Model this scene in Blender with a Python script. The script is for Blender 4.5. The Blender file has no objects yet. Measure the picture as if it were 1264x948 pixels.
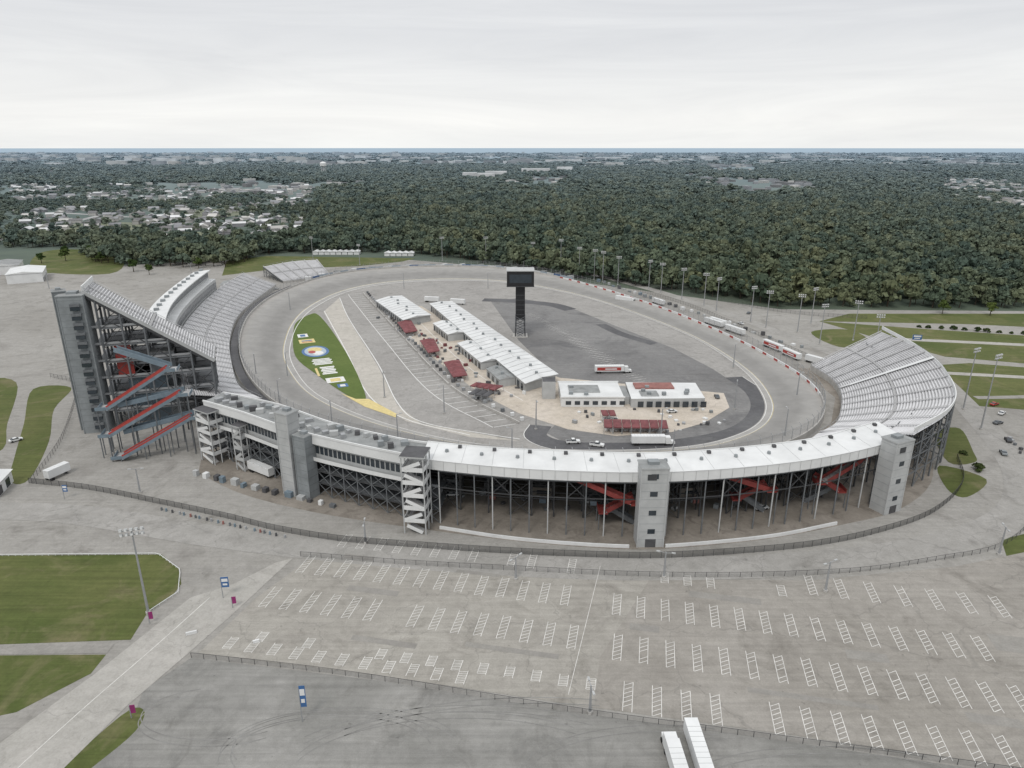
import bpy, math, random
import numpy as np
from mathutils import Vector, noise
from mathutils.geometry import tessellate_polygon
random.seed(7); rng=np.random.default_rng(11)
scene=bpy.context.scene
COL=scene.collection
# ------------------------------------------------------------------ materials
def new_mat(name):
    m=bpy.data.materials.new(name); m.use_nodes=True
    nt=m.node_tree; b=nt.nodes['Principled BSDF']
    return m,nt,b
def N(nt,t,**k):
    n=nt.nodes.new(t)
    for a,v in k.items(): setattr(n,a,v)
    return n
def mixc(nt,f,a,b,blend='MIX'):
    n=N(nt,'ShaderNodeMix',data_type='RGBA',blend_type=blend)
    if isinstance(f,(int,float)): n.inputs[0].default_value=f
    else: nt.links.new(f,n.inputs[0])
    for i,x in ((6,a),(7,b)):
        if isinstance(x,(tuple,list)): n.inputs[i].default_value=(*x,1)
        else: nt.links.new(x,n.inputs[i])
    return n.outputs[2]
def noise_n(nt,vec,scale,detail=4,rough=.6,dist=0,lo=.35,hi=.65):
    n=N(nt,'ShaderNodeTexNoise'); n.inputs['Scale'].default_value=scale
    n.inputs['Detail'].default_value=detail; n.inputs['Roughness'].default_value=rough
    n.inputs['Distortion'].default_value=dist
    nt.links.new(vec,n.inputs['Vector'])
    r=N(nt,'ShaderNodeMapRange'); r.inputs[1].default_value=lo; r.inputs[2].default_value=hi
    nt.links.new(n.outputs[0],r.inputs[0]); return r.outputs[0]
def pos(nt,sx=1,sy=1,sz=1,rot=0):
    g=N(nt,'ShaderNodeNewGeometry'); mp=N(nt,'ShaderNodeMapping')
    mp.inputs['Scale'].default_value=(sx,sy,sz); mp.inputs['Rotation'].default_value=(0,0,rot)
    nt.links.new(g.outputs['Position'],mp.inputs[0]); return mp.outputs[0]
def ground(name,c1,c2,c3=None,big=.02,mid=.15,small=2.0,cracks=0,streak=0,rough=.92,rot=.2,g=1.0,stain=0):
    c1,c2=[tuple(x*g for x in c) for c in (c1,c2)]; c3=tuple(x*g for x in c3) if c3 else None
    m,nt,b=new_mat(name); p=pos(nt)
    col=mixc(nt,noise_n(nt,p,big,5,.6,.6),c1,c2)
    if c3: col=mixc(nt,noise_n(nt,p,mid,5,.65,1.0,.52,.80),col,c3)
    f=noise_n(nt,p,small,3,.7,0,.2,.8)
    col=mixc(nt,.45,col,mixc(nt,f,(.68,.68,.68),(1.25,1.25,1.25)),'MULTIPLY')
    f=noise_n(nt,p,.35,4,.7,.4,.3,.7)
    col=mixc(nt,.5,col,mixc(nt,f,(.76,.76,.75),(1.15,1.15,1.16)),'MULTIPLY')
    if streak:
        f=noise_n(nt,pos(nt,.03,.9,1,rot),1,4,.6,.3,.3,.7)
        col=mixc(nt,streak,col,mixc(nt,f,(.6,.6,.61),(1.18,1.18,1.18)),'MULTIPLY')
    if stain:
        f=noise_n(nt,p,.045,8,.72,1.6,.54,.70); col=mixc(nt,f,col,mixc(nt,stain,col,(.48,.47,.45),'MULTIPLY'))
        f=noise_n(nt,p,.6,2,.5,0,.70,.76); col=mixc(nt,f,col,mixc(nt,.35,col,(.3,.3,.3),'MULTIPLY'))
    if cracks:
        v=N(nt,'ShaderNodeTexVoronoi',feature='DISTANCE_TO_EDGE'); v.inputs['Scale'].default_value=cracks
        nn=N(nt,'ShaderNodeTexNoise'); nn.inputs['Scale'].default_value=.3; nt.links.new(p,nn.inputs['Vector'])
        ad=N(nt,'ShaderNodeVectorMath',operation='MULTIPLY_ADD'); nt.links.new(nn.outputs['Color'],ad.inputs[0])
        ad.inputs[1].default_value=(5,5,0); nt.links.new(p,ad.inputs[2]); nt.links.new(ad.outputs[0],v.inputs['Vector'])
        r=N(nt,'ShaderNodeMapRange'); r.inputs[1].default_value=.002; r.inputs[2].default_value=.010
        r.inputs[3].default_value=.2; r.inputs[4].default_value=0; nt.links.new(v.outputs[0],r.inputs[0])
        col=mixc(nt,r.outputs[0],col,(.06,.06,.06))
    nt.links.new(col,b.inputs['Base Color']); b.inputs['Roughness'].default_value=rough
    b.inputs['Specular IOR Level'].default_value=.2
    return m
def paint(name,c,var=.25,scale=.6,rough=.6,metal=0,spec=.35,stretch=(1,1,1)):
    m,nt,b=new_mat(name); p=pos(nt,*stretch)
    f=noise_n(nt,p,scale,4,.65,.2,.25,.75)
    col=mixc(nt,f,tuple(x*(1-var) for x in c),tuple(min(.9,x*(1+var*.4)) for x in c))
    nt.links.new(col,b.inputs['Base Color']); b.inputs['Roughness'].default_value=rough
    b.inputs['Metallic'].default_value=metal; b.inputs['Specular IOR Level'].default_value=spec
    return m
HAZE_PAINT=(.30,.38,.45)
def painted_haze(nt,col,scale=4800.):  # aerial haze painted into the base colour, growing with distance from the world origin
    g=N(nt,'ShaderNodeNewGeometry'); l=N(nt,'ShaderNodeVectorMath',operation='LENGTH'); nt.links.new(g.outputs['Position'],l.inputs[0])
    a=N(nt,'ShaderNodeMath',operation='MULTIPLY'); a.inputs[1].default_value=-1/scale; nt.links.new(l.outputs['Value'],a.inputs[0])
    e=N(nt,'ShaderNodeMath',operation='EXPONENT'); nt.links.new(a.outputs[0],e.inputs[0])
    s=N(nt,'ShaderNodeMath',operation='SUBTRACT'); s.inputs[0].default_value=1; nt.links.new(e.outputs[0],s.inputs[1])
    return mixc(nt,s.outputs[0],col,HAZE_PAINT)
def foliage(name,dark,light,far=False):
    m,nt,b=new_mat(name)
    oi=N(nt,'ShaderNodeObjectInfo'); p=pos(nt)
    c=mixc(nt,oi.outputs['Random'],dark,light)
    c=mixc(nt,.6,c,mixc(nt,noise_n(nt,p,.5,3,.7,0,.3,.7),(.6,.65,.55),(1.4,1.3,1.2)),'MULTIPLY')
    c=mixc(nt,.8,c,mixc(nt,noise_n(nt,p,.006,3,.6,0,.35,.65),(.62,.74,.72),(1.28,1.15,.92)),'MULTIPLY')
    if far: c=painted_haze(nt,c)
    nt.links.new(c,b.inputs['Base Color']); b.inputs['Roughness'].default_value=.8
    b.inputs['Specular IOR Level'].default_value=.15
    return m
M={}
G_=.97
M['lotfar']=ground('worn_asphalt',(.275,.265,.245),(.34,.33,.31),(.215,.205,.19),.012,.05,1.5,streak=.25,g=G_,stain=.6)
M['park']=ground('parking_asphalt',(.305,.29,.262),(.35,.335,.303),(.25,.235,.212),.03,.1,2.5,cracks=.06,streak=.3,rot=.19,g=G_,stain=.55)
M['park2']=ground('parking_asphalt_warm',(.275,.259,.233),(.315,.298,.272),(.23,.215,.194),.03,.1,2.5,cracks=.05,streak=.3,rot=.19,g=G_,stain=.55)
M['gravel']=ground('gravel_lot',(.215,.213,.20),(.29,.285,.27),(.165,.163,.155),.035,.08,3.5,streak=.4,rot=.5,g=G_,stain=.6)
M['road']=ground('road_concrete',(.345,.335,.31),(.40,.385,.36),(.29,.28,.26),.05,.2,2,cracks=.05,g=G_,stain=.4)
M['ring']=ground('ring_road_asphalt',(.29,.282,.265),(.335,.325,.308),(.24,.232,.22),.05,.15,2,g=G_,stain=.5,cracks=.05)
M['infield']=ground('infield_asphalt',(.285,.275,.262),(.335,.325,.31),(.23,.225,.215),.02,.08,1,cracks=.04,g=G_,stain=.5)
M['dark']=ground('dark_asphalt',(.16,.158,.158),(.23,.228,.224),(.095,.095,.10),.014,.03,1,streak=.3,rot=.4,stain=.45)
M['darkrim']=ground('fresh_asphalt',(.085,.085,.09),(.12,.12,.125),(.15,.15,.15),.03,.08,1)
M['tan']=ground('tan_concrete',(.46,.41,.345),(.52,.47,.41),(.38,.34,.295),.05,.15,1.5,cracks=.12,stain=.4)
M['pitc']=ground('pit_concrete',(.41,.39,.35),(.46,.435,.395),(.34,.32,.29),.04,.1,1.5,stain=.35,cracks=.06)
M['pad']=ground('stained_concrete',(.20,.18,.155),(.27,.245,.215),(.12,.105,.09),.06,.2,1.5,stain=.4)
M['patch']=ground('patch_repair_asphalt',(.235,.225,.21),(.27,.26,.24),None,.1,.3,2)
M['grass']=ground('grass',(.076,.098,.028),(.118,.128,.046),(.19,.165,.095),.03,.06,1.2,streak=.5,rot=.1,stain=.3)
M['field']=ground('turf',(.085,.125,.032),(.11,.148,.042),None,.05,.2,1)
M['yel']=paint('yellow_paint',(.62,.51,.23)); M['line']=paint('white_line_paint',(.70,.70,.68),.3,1.2)
M['linef']=paint('faded_line_paint',(.68,.67,.64),.38,.5)
M['white']=paint('white_painted_metal',(.66,.67,.67),.14,.15,.45); M['roofw']=paint('white_membrane_roof',(.63,.64,.64),.2,.10,.6)
M['roofg']=paint('grey_membrane_roof',(.27,.28,.28),.4,.2,.8); M['roofd']=paint('dark_roof',(.09,.09,.095),.4,.3,.8)
M['alum']=paint('aluminium_bench',(.58,.58,.59),.22,.15,.5,.0); M['tread']=paint('stand_tread',(.36,.36,.365),.3,.3,.8)
M['aisle']=paint('aisle_concrete',(.38,.38,.38),.25,.5,.85)
M['steel']=paint('dark_steel_frame',(.06,.062,.066),.3,1,.6,.1); M['steelg']=paint('grey_steel_frame',(.15,.16,.17),.3,1,.6,.1)
M['panel']=paint('grey_metal_panel',(.24,.26,.27),.3,.25,.55); M['panelL']=paint('light_grey_panel',(.42,.43,.43),.2,.25,.6)
M['glass']=paint('dark_glass',(.035,.045,.055),.3,.5,.12,0,.6); M['red']=paint('red_steel',(.23,.045,.04),.35,.8,.6); M['redb']=paint('red_panel',(.38,.06,.05),.25,.8,.5)
M['maroon']=paint('maroon_canopy',(.20,.07,.075),.45,.4,.8); M['brick']=paint('faded_red_roof',(.28,.13,.115),.35,.5,.8)
M['black']=paint('black_panel',(.018,.018,.02),.3,.8,.4); M['blue']=paint('blue_panel',(.05,.13,.30),.2,.6,.5)
M['sky']=paint('pale_blue_panel',(.36,.43,.49),.2,.6,.5); M['slate']=paint('slate_blue_panel',(.17,.22,.26),.3,.6,.6); M['purple']=paint('purple_banner',(.25,.03,.14),.2,.6,.7)
M['conc']=paint('concrete_wall',(.44,.43,.41),.3,.3,.85); M['rubber']=paint('tyre_rubber',(.02,.02,.02),.2,1,.9)
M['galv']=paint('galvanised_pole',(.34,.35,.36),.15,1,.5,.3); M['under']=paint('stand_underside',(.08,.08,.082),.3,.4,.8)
M['tyremark']=ground('tyre_marks',(.175,.172,.165),(.25,.248,.24),None,.1,.2,2)
M['bark']=paint('bark',(.07,.055,.04),.4,2,.9)
M['hedge']=foliage('shrub_leaves',(.03,.05,.02),(.07,.09,.035))
M['leafn']=foliage('tree_leaves',(.035,.062,.02),(.085,.12,.04))
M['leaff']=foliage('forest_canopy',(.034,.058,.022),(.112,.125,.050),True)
def wire(name,c,a):
    m,nt,b=new_mat(name); nt.nodes.remove(b); out=nt.nodes['Material Output']
    d=N(nt,'ShaderNodeBsdfDiffuse'); d.inputs[0].default_value=(*c,1); t=N(nt,'ShaderNodeBsdfTransparent')
    mx=N(nt,'ShaderNodeMixShader'); mx.inputs[0].default_value=a
    nt.links.new(t.outputs[0],mx.inputs[1]); nt.links.new(d.outputs[0],mx.inputs[2]); nt.links.new(mx.outputs[0],out.inputs[0])
    return m
M['wire']=wire('chain_link_wire',(.09,.09,.09),.2); M['wired']=wire('screened_chain_link',(.05,.05,.05),.5); M['catch']=wire('catch_fence_wire',(.12,.12,.13),.16)
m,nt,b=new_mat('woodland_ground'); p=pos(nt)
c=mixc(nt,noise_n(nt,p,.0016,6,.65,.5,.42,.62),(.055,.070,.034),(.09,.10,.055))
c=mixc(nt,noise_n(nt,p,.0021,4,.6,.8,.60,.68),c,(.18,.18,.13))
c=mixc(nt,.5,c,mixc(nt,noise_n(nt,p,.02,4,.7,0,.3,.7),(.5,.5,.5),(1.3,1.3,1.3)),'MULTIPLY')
c=painted_haze(nt,c); nt.links.new(c,b.inputs['Base Color']); b.inputs['Roughness'].default_value=1; b.inputs['Specular IOR Level'].default_value=0
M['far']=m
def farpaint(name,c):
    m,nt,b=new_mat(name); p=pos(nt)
    col=mixc(nt,noise_n(nt,p,.02,2,.5,0,.3,.7),tuple(x*.6 for x in c),c); nt.links.new(painted_haze(nt,col,11000.),b.inputs['Base Color']); b.inputs['Roughness'].default_value=.8
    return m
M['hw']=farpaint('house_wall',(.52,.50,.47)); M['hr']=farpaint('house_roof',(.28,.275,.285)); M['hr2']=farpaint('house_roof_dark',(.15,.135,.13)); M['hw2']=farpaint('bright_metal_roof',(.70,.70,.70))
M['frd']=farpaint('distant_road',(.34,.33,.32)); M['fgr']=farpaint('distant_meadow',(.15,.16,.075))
m,nt,b=new_mat('race_track_asphalt'); p=pos(nt)
at=N(nt,'ShaderNodeAttribute',attribute_name='lane')
rp=N(nt,'ShaderNodeValToRGB'); e=rp.color_ramp.elements
e[0].position=0; e[0].color=(.32,.31,.295,1); e[1].position=1; e[1].color=(.35,.335,.315,1)
for q,v in ((.12,.32),(.16,.265),(.35,.23),(.55,.235),(.7,.28),(.86,.30)):
    x=e.new(q); x.color=(v,v*.98,v*.94,1)
nf=N(nt,'ShaderNodeTexNoise'); nf.inputs['Scale'].default_value=.03; nt.links.new(p,nf.inputs['Vector'])
ma=N(nt,'ShaderNodeMath',operation='MULTIPLY_ADD'); ma.inputs[1].default_value=.18; nt.links.new(nf.outputs[0],ma.inputs[0])
sb=N(nt,'ShaderNodeMath',operation='SUBTRACT'); sb.inputs[1].default_value=.09; nt.links.new(at.outputs['Fac'],ma.inputs[2]); nt.links.new(ma.outputs[0],sb.inputs[0])
nt.links.new(sb.outputs[0],rp.inputs[0])
c=mixc(nt,.6,rp.outputs[0],mixc(nt,noise_n(nt,p,.12,5,.7,.5,.3,.7),(.75,.75,.75),(1.15,1.15,1.15)),'MULTIPLY')
nt.links.new(c,b.inputs['Base Color']); b.inputs['Roughness'].default_value=.85; b.inputs['Specular IOR Level'].default_value=.25
M['track']=m
# ------------------------------------------------------------------ mesh helpers
class MB:
    def __init__(s): s.v=[];s.f=[];s.m=[];s.mats=[];s.lane=None
    def mi(s,k):
        if k not in s.mats: s.mats.append(k)
        return s.mats.index(k)
    def add(s,vs,fs,k):
        o=len(s.v); s.v+=[tuple(map(float,x)) for x in vs]; i=s.mi(k)
        for f in fs: s.f.append(tuple(o+j for j in f)); s.m.append(i)
    def quad(s,a,b,c,d,k): s.add([a,b,c,d],[(0,1,2,3)],k)
    def box(s,x,y,z,sx,sy,sz,k,r=0,top=None):
        c,n=math.cos(r),math.sin(r); vs=[]
        for dz in (0,sz):
            for dx,dy in ((-.5,-.5),(.5,-.5),(.5,.5),(-.5,.5)):
                a,b=dx*sx,dy*sy; vs.append((x+a*c-b*n,y+a*n+b*c,z+dz))
        s.add(vs,[(3,2,1,0),(0,1,5,4),(1,2,6,5),(2,3,7,6),(3,0,4,7)],k)
        s.add(vs[4:],[(0,1,2,3)],top or k)
    def beam(s,p,q,w,k,h=None):
        p=Vector(p);q=Vector(q);d=q-p
        if d.length<1e-4:return
        d.normalize(); up=Vector((0,0,1)) if abs(d.z)<.95 else Vector((1,0,0))
        a=d.cross(up).normalized()*w/2; b=a.cross(d).normalized()*(h or w)/2
        vs=[p-a-b,p+a-b,p+a+b,p-a+b,q-a-b,q+a-b,q+a+b,q-a+b]
        s.add(vs,[(3,2,1,0),(4,5,6,7),(0,1,5,4),(1,2,6,5),(2,3,7,6),(3,0,4,7)],k)
    def cyl(s,x,y,z,r0,r1,h,k,n=10):
        vs=[(x+r*math.cos(i*2*math.pi/n),y+r*math.sin(i*2*math.pi/n),zz) for r,zz in ((r0,z),(r1,z+h)) for i in range(n)]
        s.add(vs,[(i,(i+1)%n,n+(i+1)%n,n+i) for i in range(n)]+[tuple(range(n,2*n))],k)
    def poly(s,pts,z,k):
        vs=[Vector((p[0],p[1],z)) for p in pts]; t=tessellate_polygon([vs])
        fs=[]
        for a,b,c in t:
            if (vs[b]-vs[a]).cross(vs[c]-vs[a]).z<0: a,c=c,a
            fs.append((a,b,c))
        s.add(vs,fs,k)
    def prism(s,pts,z0,z1,k,top=None):
        n=len(pts); vs=[(p[0],p[1],z0) for p in pts]+[(p[0],p[1],z1) for p in pts]
        s.add(vs,[(i,(i+1)%n,n+(i+1)%n,n+i) for i in range(n)],k); s.poly(pts,z1,top or k)
    def ribbon(s,A,B,k,za=None,zb=None,closed=False):
        n=len(A); vs=[]
        for i in range(n):
            vs.append((A[i][0],A[i][1],A[i][2] if za is None else za)); vs.append((B[i][0],B[i][1],B[i][2] if zb is None else zb))
        s.add(vs,[(2*i,2*i+1,(2*i+3)%(2*n),(2*i+2)%(2*n)) for i in range(n if closed else n-1)],k)
    def build(s,name,parent=None,smooth=False):
        me=bpy.data.meshes.new(name); me.from_pydata(s.v,[],s.f)
        for k in s.mats: me.materials.append(M[k])
        me.polygons.foreach_set('material_index',s.m)
        if smooth: me.polygons.foreach_set('use_smooth',[True]*len(s.f))
        me.update(); o=bpy.data.objects.new(name,me); COL.objects.link(o)
        if parent: o.parent=parent
        return o
def empty(name,loc=(0,0,0)):
    o=bpy.data.objects.new(name,None); o.location=loc; COL.objects.link(o); return o
def catmull(pts,closed=False,sub=12):
    P=[np.array(p,float) for p in pts]; n=len(P); out=[]
    for i in range(n if closed else n-1):
        if closed: a,b,c,d=P[(i-1)%n],P[i],P[(i+1)%n],P[(i+2)%n]
        else:
            b,c=P[i],P[i+1]; a=P[i-1] if i else 2*b-c; d=P[i+2] if i+2<n else 2*c-b
        for j in range(sub):
            t=j/sub; out.append(.5*((2*b)+(-a+c)*t+(2*a-5*b+4*c-d)*t*t+(-a+3*b-3*c+d)*t**3))
    if not closed: out.append(P[-1])
    return np.array(out)
def resample(C,n,closed=False):
    C=np.array(C,float)
    if closed: C=np.vstack([C,C[:1]])
    L=np.r_[0,np.cumsum(np.linalg.norm(np.diff(C,axis=0),axis=1))]
    t=np.linspace(0,L[-1],n+1)[:-1] if closed else np.linspace(0,L[-1],n)
    return np.stack([np.interp(t,L,C[:,k]) for k in range(C.shape[1])],1)
def length(C): return float(np.sum(np.linalg.norm(np.diff(np.array(C)[:,:2],axis=0),axis=1)))
def offs(C,d,closed=False):
    C=np.array(C,float)[:,:2]
    if closed: T=np.roll(C,-1,0)-np.roll(C,1,0)
    else: T=np.gradient(C,axis=0)
    T/=np.linalg.norm(T,axis=1)[:,None]; return C+np.stack([T[:,1],-T[:,0]],1)*d
def sheet(name,layers):
    b=MB()
    for pts,z,k in layers: b.poly(pts,z,k)
    return b.build(name)
# ------------------------------------------------------------------ ground
b=MB(); R=70000; n=96
b.add([(0,0,-.05)]+[(R*math.cos(i*2*math.pi/n),R*math.sin(i*2*math.pi/n),-.05) for i in range(n)],[(0,i+1,(i+1)%n+1) for i in range(n)],'far')
b.build('ground')
sheet('paved_grounds',[([(-700,30),(700,30),(700,250),(560,420),(366,478),(192,484),(138,527),(48,597),(-60,690),(-112,715),(-290,715),(-420,660),(-520,660),(-700,640)],0,'lotfar')])
def sm(p): return [tuple(x) for x in catmull(p,True,5)]
gp=[sm([(-518,762),(-493,788),(-407,720),(-369,630),(-451,650)]),
 [(-291,705),(-261,739),(-101,722),(-112,700),(-150,672),(-225,656),(-262,620)],
 [(-520,640),(-420,660),(-400,640),(-520,610)],
 sm([(188,420),(215,425),(212,390),(190,386)]),
 [(205,448),(271,425),(420,380),(420,350),(279,352),(240,366),(222,405)],
 [(206,290),(229,351),(246,354),(420,300),(400,235),(229,284)],
 sm([(172,258),(185,263),(176,240),(171,231),(161,231)]),
 sm([(156,228),(166,217),(151,204),(148,210)]),
 [(145,178),(160,183),(180,160),(140,150),(137,162)],
 sm([(-230,312),(-213,314),(-203,285),(-183,250),(-169,217),(-175,216),(-187,236),(-205,268)]),
 sm([(-262,318),(-245,322),(-212,268),(-196,238),(-225,225)]),
 [(-180,169),(-100,170),(-92,163),(-88,156),(-88,151),(-91,144),(-90,134),(-127,132),(-180,132)],
 [(-180,128),(-93,129),(-93,123),(-102,112),(-114,108),(-180,104)],
 sm([(-80,111),(-76,112.5),(-75,107),(-79,98),(-85,86),(-86,92)]),
 [(205,448),(235,470),(366,470),(560,410),(560,380),(300,440)]]
sheet('grass_lawn',[(g,.02+.001*i,'grass') for i,g in enumerate(gp)])
pathb=MB()
def band(b,pts,w,z,k,closed=False,sub=8):
    C=catmull(pts,closed,sub) if len(pts)>2 else np.array(pts,float); L=offs(C,-w/2,closed); R_=offs(C,w/2,closed)
    b.ribbon(L,R_,k,z,z,closed)
band(pathb,[(206,340),(280,325),(420,290)],5,.05,'road'); band(pathb,[(222,405),(300,390),(420,362)],6,.05,'road')
band(pathb,[(215,300),(300,300),(410,262)],4,.052,'lotfar'); band(pathb,[(-178,150),(-130,151),(-95,147)],2.0,.045,'grass')
pathb.build('gravel_path')
sheet('parking_lot',[([(-57,168),(-7,161),(37,158),(20,128),(17,113.2),(-27,122),(-72,129.5),(-66,150)],.04,'park'),
 ([(37,158),(80,157.5),(123,164),(150,172),(175,150),(175,82),(96,98.5),(44,108.3),(17,113.2),(20,128)],.04,'park2')])
sheet('gravel_lot',[([(-73,128),(-27,120.5),(15,111.5),(44,106.5),(96,96.5),(175,80),(175,40),(-86,40),(-84,90),(-76,106),(-79,118)],.03,'gravel')])
rb=MB()
rb.poly([(-66,166),(-74,156),(-83,150),(-92,123),(-100,104),(-103,92),(-110,60),(-92,60),(-86,90),(-80,114),(-74.5,129),(-70,142),(-62,168)],.06,'road')
Lr=[(-78,150),(-83,132),(-89,112),(-94,92),(-99,66)]
band(rb,Lr,.16,.08,'linef')
band(rb,[(-180,130),(-120,130.5),(-93,131)],3.2,.07,'lotfar')
rb.build('access_road')
rb=MB()
ringrd=[(-330,300),(-270,235),(-200,200),(-140,193),(-90,180),(-45,171),(0,165),(40,163),(85,166),(125,175),(158,192),(180,220),(196,262),(215,330),(225,380)]
band(rb,ringrd,11,.05,'ring')
band(rb,[(20,668),(62,640),(112,560),(150,470),(170,410),(185,360)],9,.055,'ring')
rb.build('perimeter_road')
tb=MB()
for cx,cy,r,a0,a1 in ((-35,104,12,.2,3.6),(-33,103,14.5,.4,3.3),(-10,98,20,.8,2.9),(-8,97,24,.9,2.6),(30,96,18,1.2,3.0),(60,88,22,1,2.8),(-60,112,10,2,5.5),(5,95,30,1.3,2.5)):
    pts=[(cx+r*math.cos(a)*1.6,cy+r*math.sin(a)*.7) for a in np.linspace(a0,a1,24)]
    band(tb,pts,.2,.05,'tyremark'); band(tb,[(x+.3,y-1.6) for x,y in pts],.2,.051,'tyremark')
tb.build('tyre_marks')
pm=MB(); ang=math.radians(-11.3); U=np.array([math.cos(ang),math.sin(ang)]); V=np.array([-U[1],U[0]]); O=np.array([24.,149.])
def W(u,v): return O+U*u+V*v
pr=MB()
for (u,v,w_,h_) in ((-60,-8,14,2.2),(-20,-23,22,1.6),(30,7,18,2.5),(60,-9,9,3),(45,-25,26,1.5),(80,-24,10,2.6),(-70,6,9,2),(-35,5,12,1.4),(10,-9,7,2.4),(95,2,10,6),(-50,-26,16,1.8)):
    pr.add([(*W(u-w_/2,v-h_/2),.055),(*W(u+w_/2,v-h_/2),.055),(*W(u+w_/2,v+h_/2),.055),(*W(u-w_/2,v+h_/2),.055)],[(0,1,2,3)],'patch')
pr.build('asphalt_patches')
def stripe(p,q,w,z=.07,k='linef'):
    p=np.array(p);q=np.array(q);d=(q-p)/np.linalg.norm(q-p);nn=np.array([-d[1],d[0]])*w/2
    pm.add([(*(p-nn),z),(*(q-nn),z),(*(q+nn),z),(*(p+nn),z)],[(0,1,2,3)],k)
def hatch(u,v,h=8.5,w=1.9,k='linef'):
    for x in (u,u+w): stripe(W(x,v-h/2),W(x,v+h/2),.14,k=k)
    n=7
    for i in range(n):
        if random.random()<.05: continue
        a=v-h/2+h*i/n; stripe(W(u+.1,a),W(u+w-.1,a+h/n*.85),.14,z=.078,k=k)
def row(u0,u1,v,pitch,h,ticks=True,skip=.04):
    u=u0
    while u<u1:
        if random.random()>skip: hatch(u,v+random.uniform(-.15,.15),h)
        u+=pitch
row(-84,-6,0,5.6,8.6); row(-86,-4,-15.5,5.6,8.6); row(-84,-8,13.5,5.6,7,skip=.15)
row(2,92,-1,6.0,8.8); row(3,100,-17,6.0,9.0); row(6,104,-32,6.0,8.6); row(-80,2,-30,6.0,3.5,skip=.2)
row(14,46,13,6,5,skip=.2); row(52,98,17,7.5,9); row(-86,-30,-33.5,5.6,4)
stripe(W(-2.5,15),W(-5.5,-34),.12)
pm.build('parking_markings')
# ------------------------------------------------------------------ race track
outer=[(-168.7,419.9),(-178.6,464.8),(-181.7,522.4),(-170.5,583.6),(-148.5,623.7),(-115.4,645.8),(-70.8,655),(-24.5,650.4),(16.9,623.7),(47.2,587.4),(80.5,528.6),(106.5,472.3),(122.6,426.1),(134.4,382.4),(140.4,347.7),(143.3,320.7),(141.3,297.3),(136.4,280.7),(126.8,263),(113.5,247.9),(96.8,236.5),(76.1,228),(48.8,223.9),(19.7,223.9),(-9.5,228.7),(-37.3,238),(-64.7,251.1),(-89.3,269.3),(-111.2,294.1),(-133.4,329.7),(-153.6,374)]
inner=[(-134,410),(-140,445),(-142,488),(-133,541),(-110,575),(-72,593),(-29,593),(5,578),(38,547),(66,508),(92,454),(109,410),(117,371),(120,337),(118,310),(113,287),(103,268),(89,255),(72,246),(49,242),(21,242),(-4,245),(-27,253),(-52,268),(-73,285),(-93,307),(-109,335),(-124,370)]
def smooth(C,it):
    for _ in range(it): C=.5*C+.25*(np.roll(C,1,0)+np.roll(C,-1,0))
    return C
OC=smooth(resample(catmull(outer,True),300,True),12); IC=smooth(resample(catmull(inner,True),900,True),30)
IN=np.array([IC[np.argmin(np.sum((IC-p)**2,1))] for p in OC]); IN=smooth(IN,4)
ns=12; tv=[];tf=[];ln=[]
for i in range(300):
    for j in range(ns+1):
        t=j/ns; q=IN[i]*(1-t)+OC[i]*t; tv.append((q[0],q[1],.12+2.38*max(0,(t-.12)/.88)**1.15)); ln.append(t)
for i in range(300):
    for j in range(ns):
        a=i*(ns+1)+j; c=((i+1)%300)*(ns+1)+j; tf.append((a,a+1,c+1,c))
me=bpy.data.meshes.new('race_track'); me.from_pydata(tv,[],tf); me.materials.append(M['track'])
at=me.attributes.new('lane','FLOAT','POINT'); at.data.foreach_set('value',ln); me.polygons.foreach_set('use_smooth',[True]*len(tf))
trk=bpy.data.objects.new('race_track',me); COL.objects.link(trk)
lb=MB()
def at_t(t,dz=.03): return [(*(IN[i]*(1-t)+OC[i]*t),.12+2.38*max(0,(t-.12)/.88)**1.15+dz) for i in range(300)]
for t,w,k in ((.02,.012,'line'),(.13,.012,'line'),(.15,.007,'yel')): lb.ribbon(at_t(t),at_t(t+w),k,closed=True)
lb.build('track_lines',trk)
sheet('infield_pavement',[([tuple(x) for x in IN],.03,'infield')])
wb=MB(); O2=offs(OC,-.5,True)
cen=OC.mean(0)
if np.mean(np.linalg.norm(O2-cen,axis=1))<np.mean(np.linalg.norm(OC-cen,axis=1)): SG=1
else: SG=-1
def outw(d): return offs(OC,d*SG,True)
O2=outw(.6)
for i in range(300):
    j=(i+1)%300; x,y=OC[i]
    k='conc'
    back = x>40 and y>300
    if back: k='redb' if (i%3==0) else 'white'
    for A,B,z0,z1 in ((OC,OC,2.4,3.7),(O2,O2,0,3.7)):
        wb.quad((*A[i],z0),(*A[j],z0),(*A[j],z1),(*A[i],z1),k if A is OC else 'conc')
    wb.quad((*OC[i],3.7),(*OC[j],3.7),(*O2[j],3.7),(*O2[i],3.7),'white' if back else k)
wb.build('barrier_wall')
fb=MB(); O3=outw(.3); C=resample(O3,200,True)
for i in range(200):
    p=C[i];q=C[(i+1)%200]; d=(p-cen)/np.linalg.norm(p-cen)
    fb.beam((*p,3.6),(*p,8),.16,'galv'); fb.beam((*p,8),(*(p-d*1.0),8.9),.14,'galv')
    for z in (5,6.5,8): fb.beam((*p,z),(*q,z),.06,'galv')
    fb.quad((*p,3.7),(*q,3.7),(*q,8),(*p,8),'catch')
fb.build('catch_fence')
b=MB(); O4=outw(1.0); O5=outw(5.0); idx=[i for i in range(300) if OC[i][0]<-95 and 275<OC[i][1]<560]
gi_=[k for k in range(len(idx)-1) if idx[k+1]!=idx[k]+1]
if gi_: idx=idx[gi_[0]+1:]+idx[:gi_[0]+1]
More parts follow.
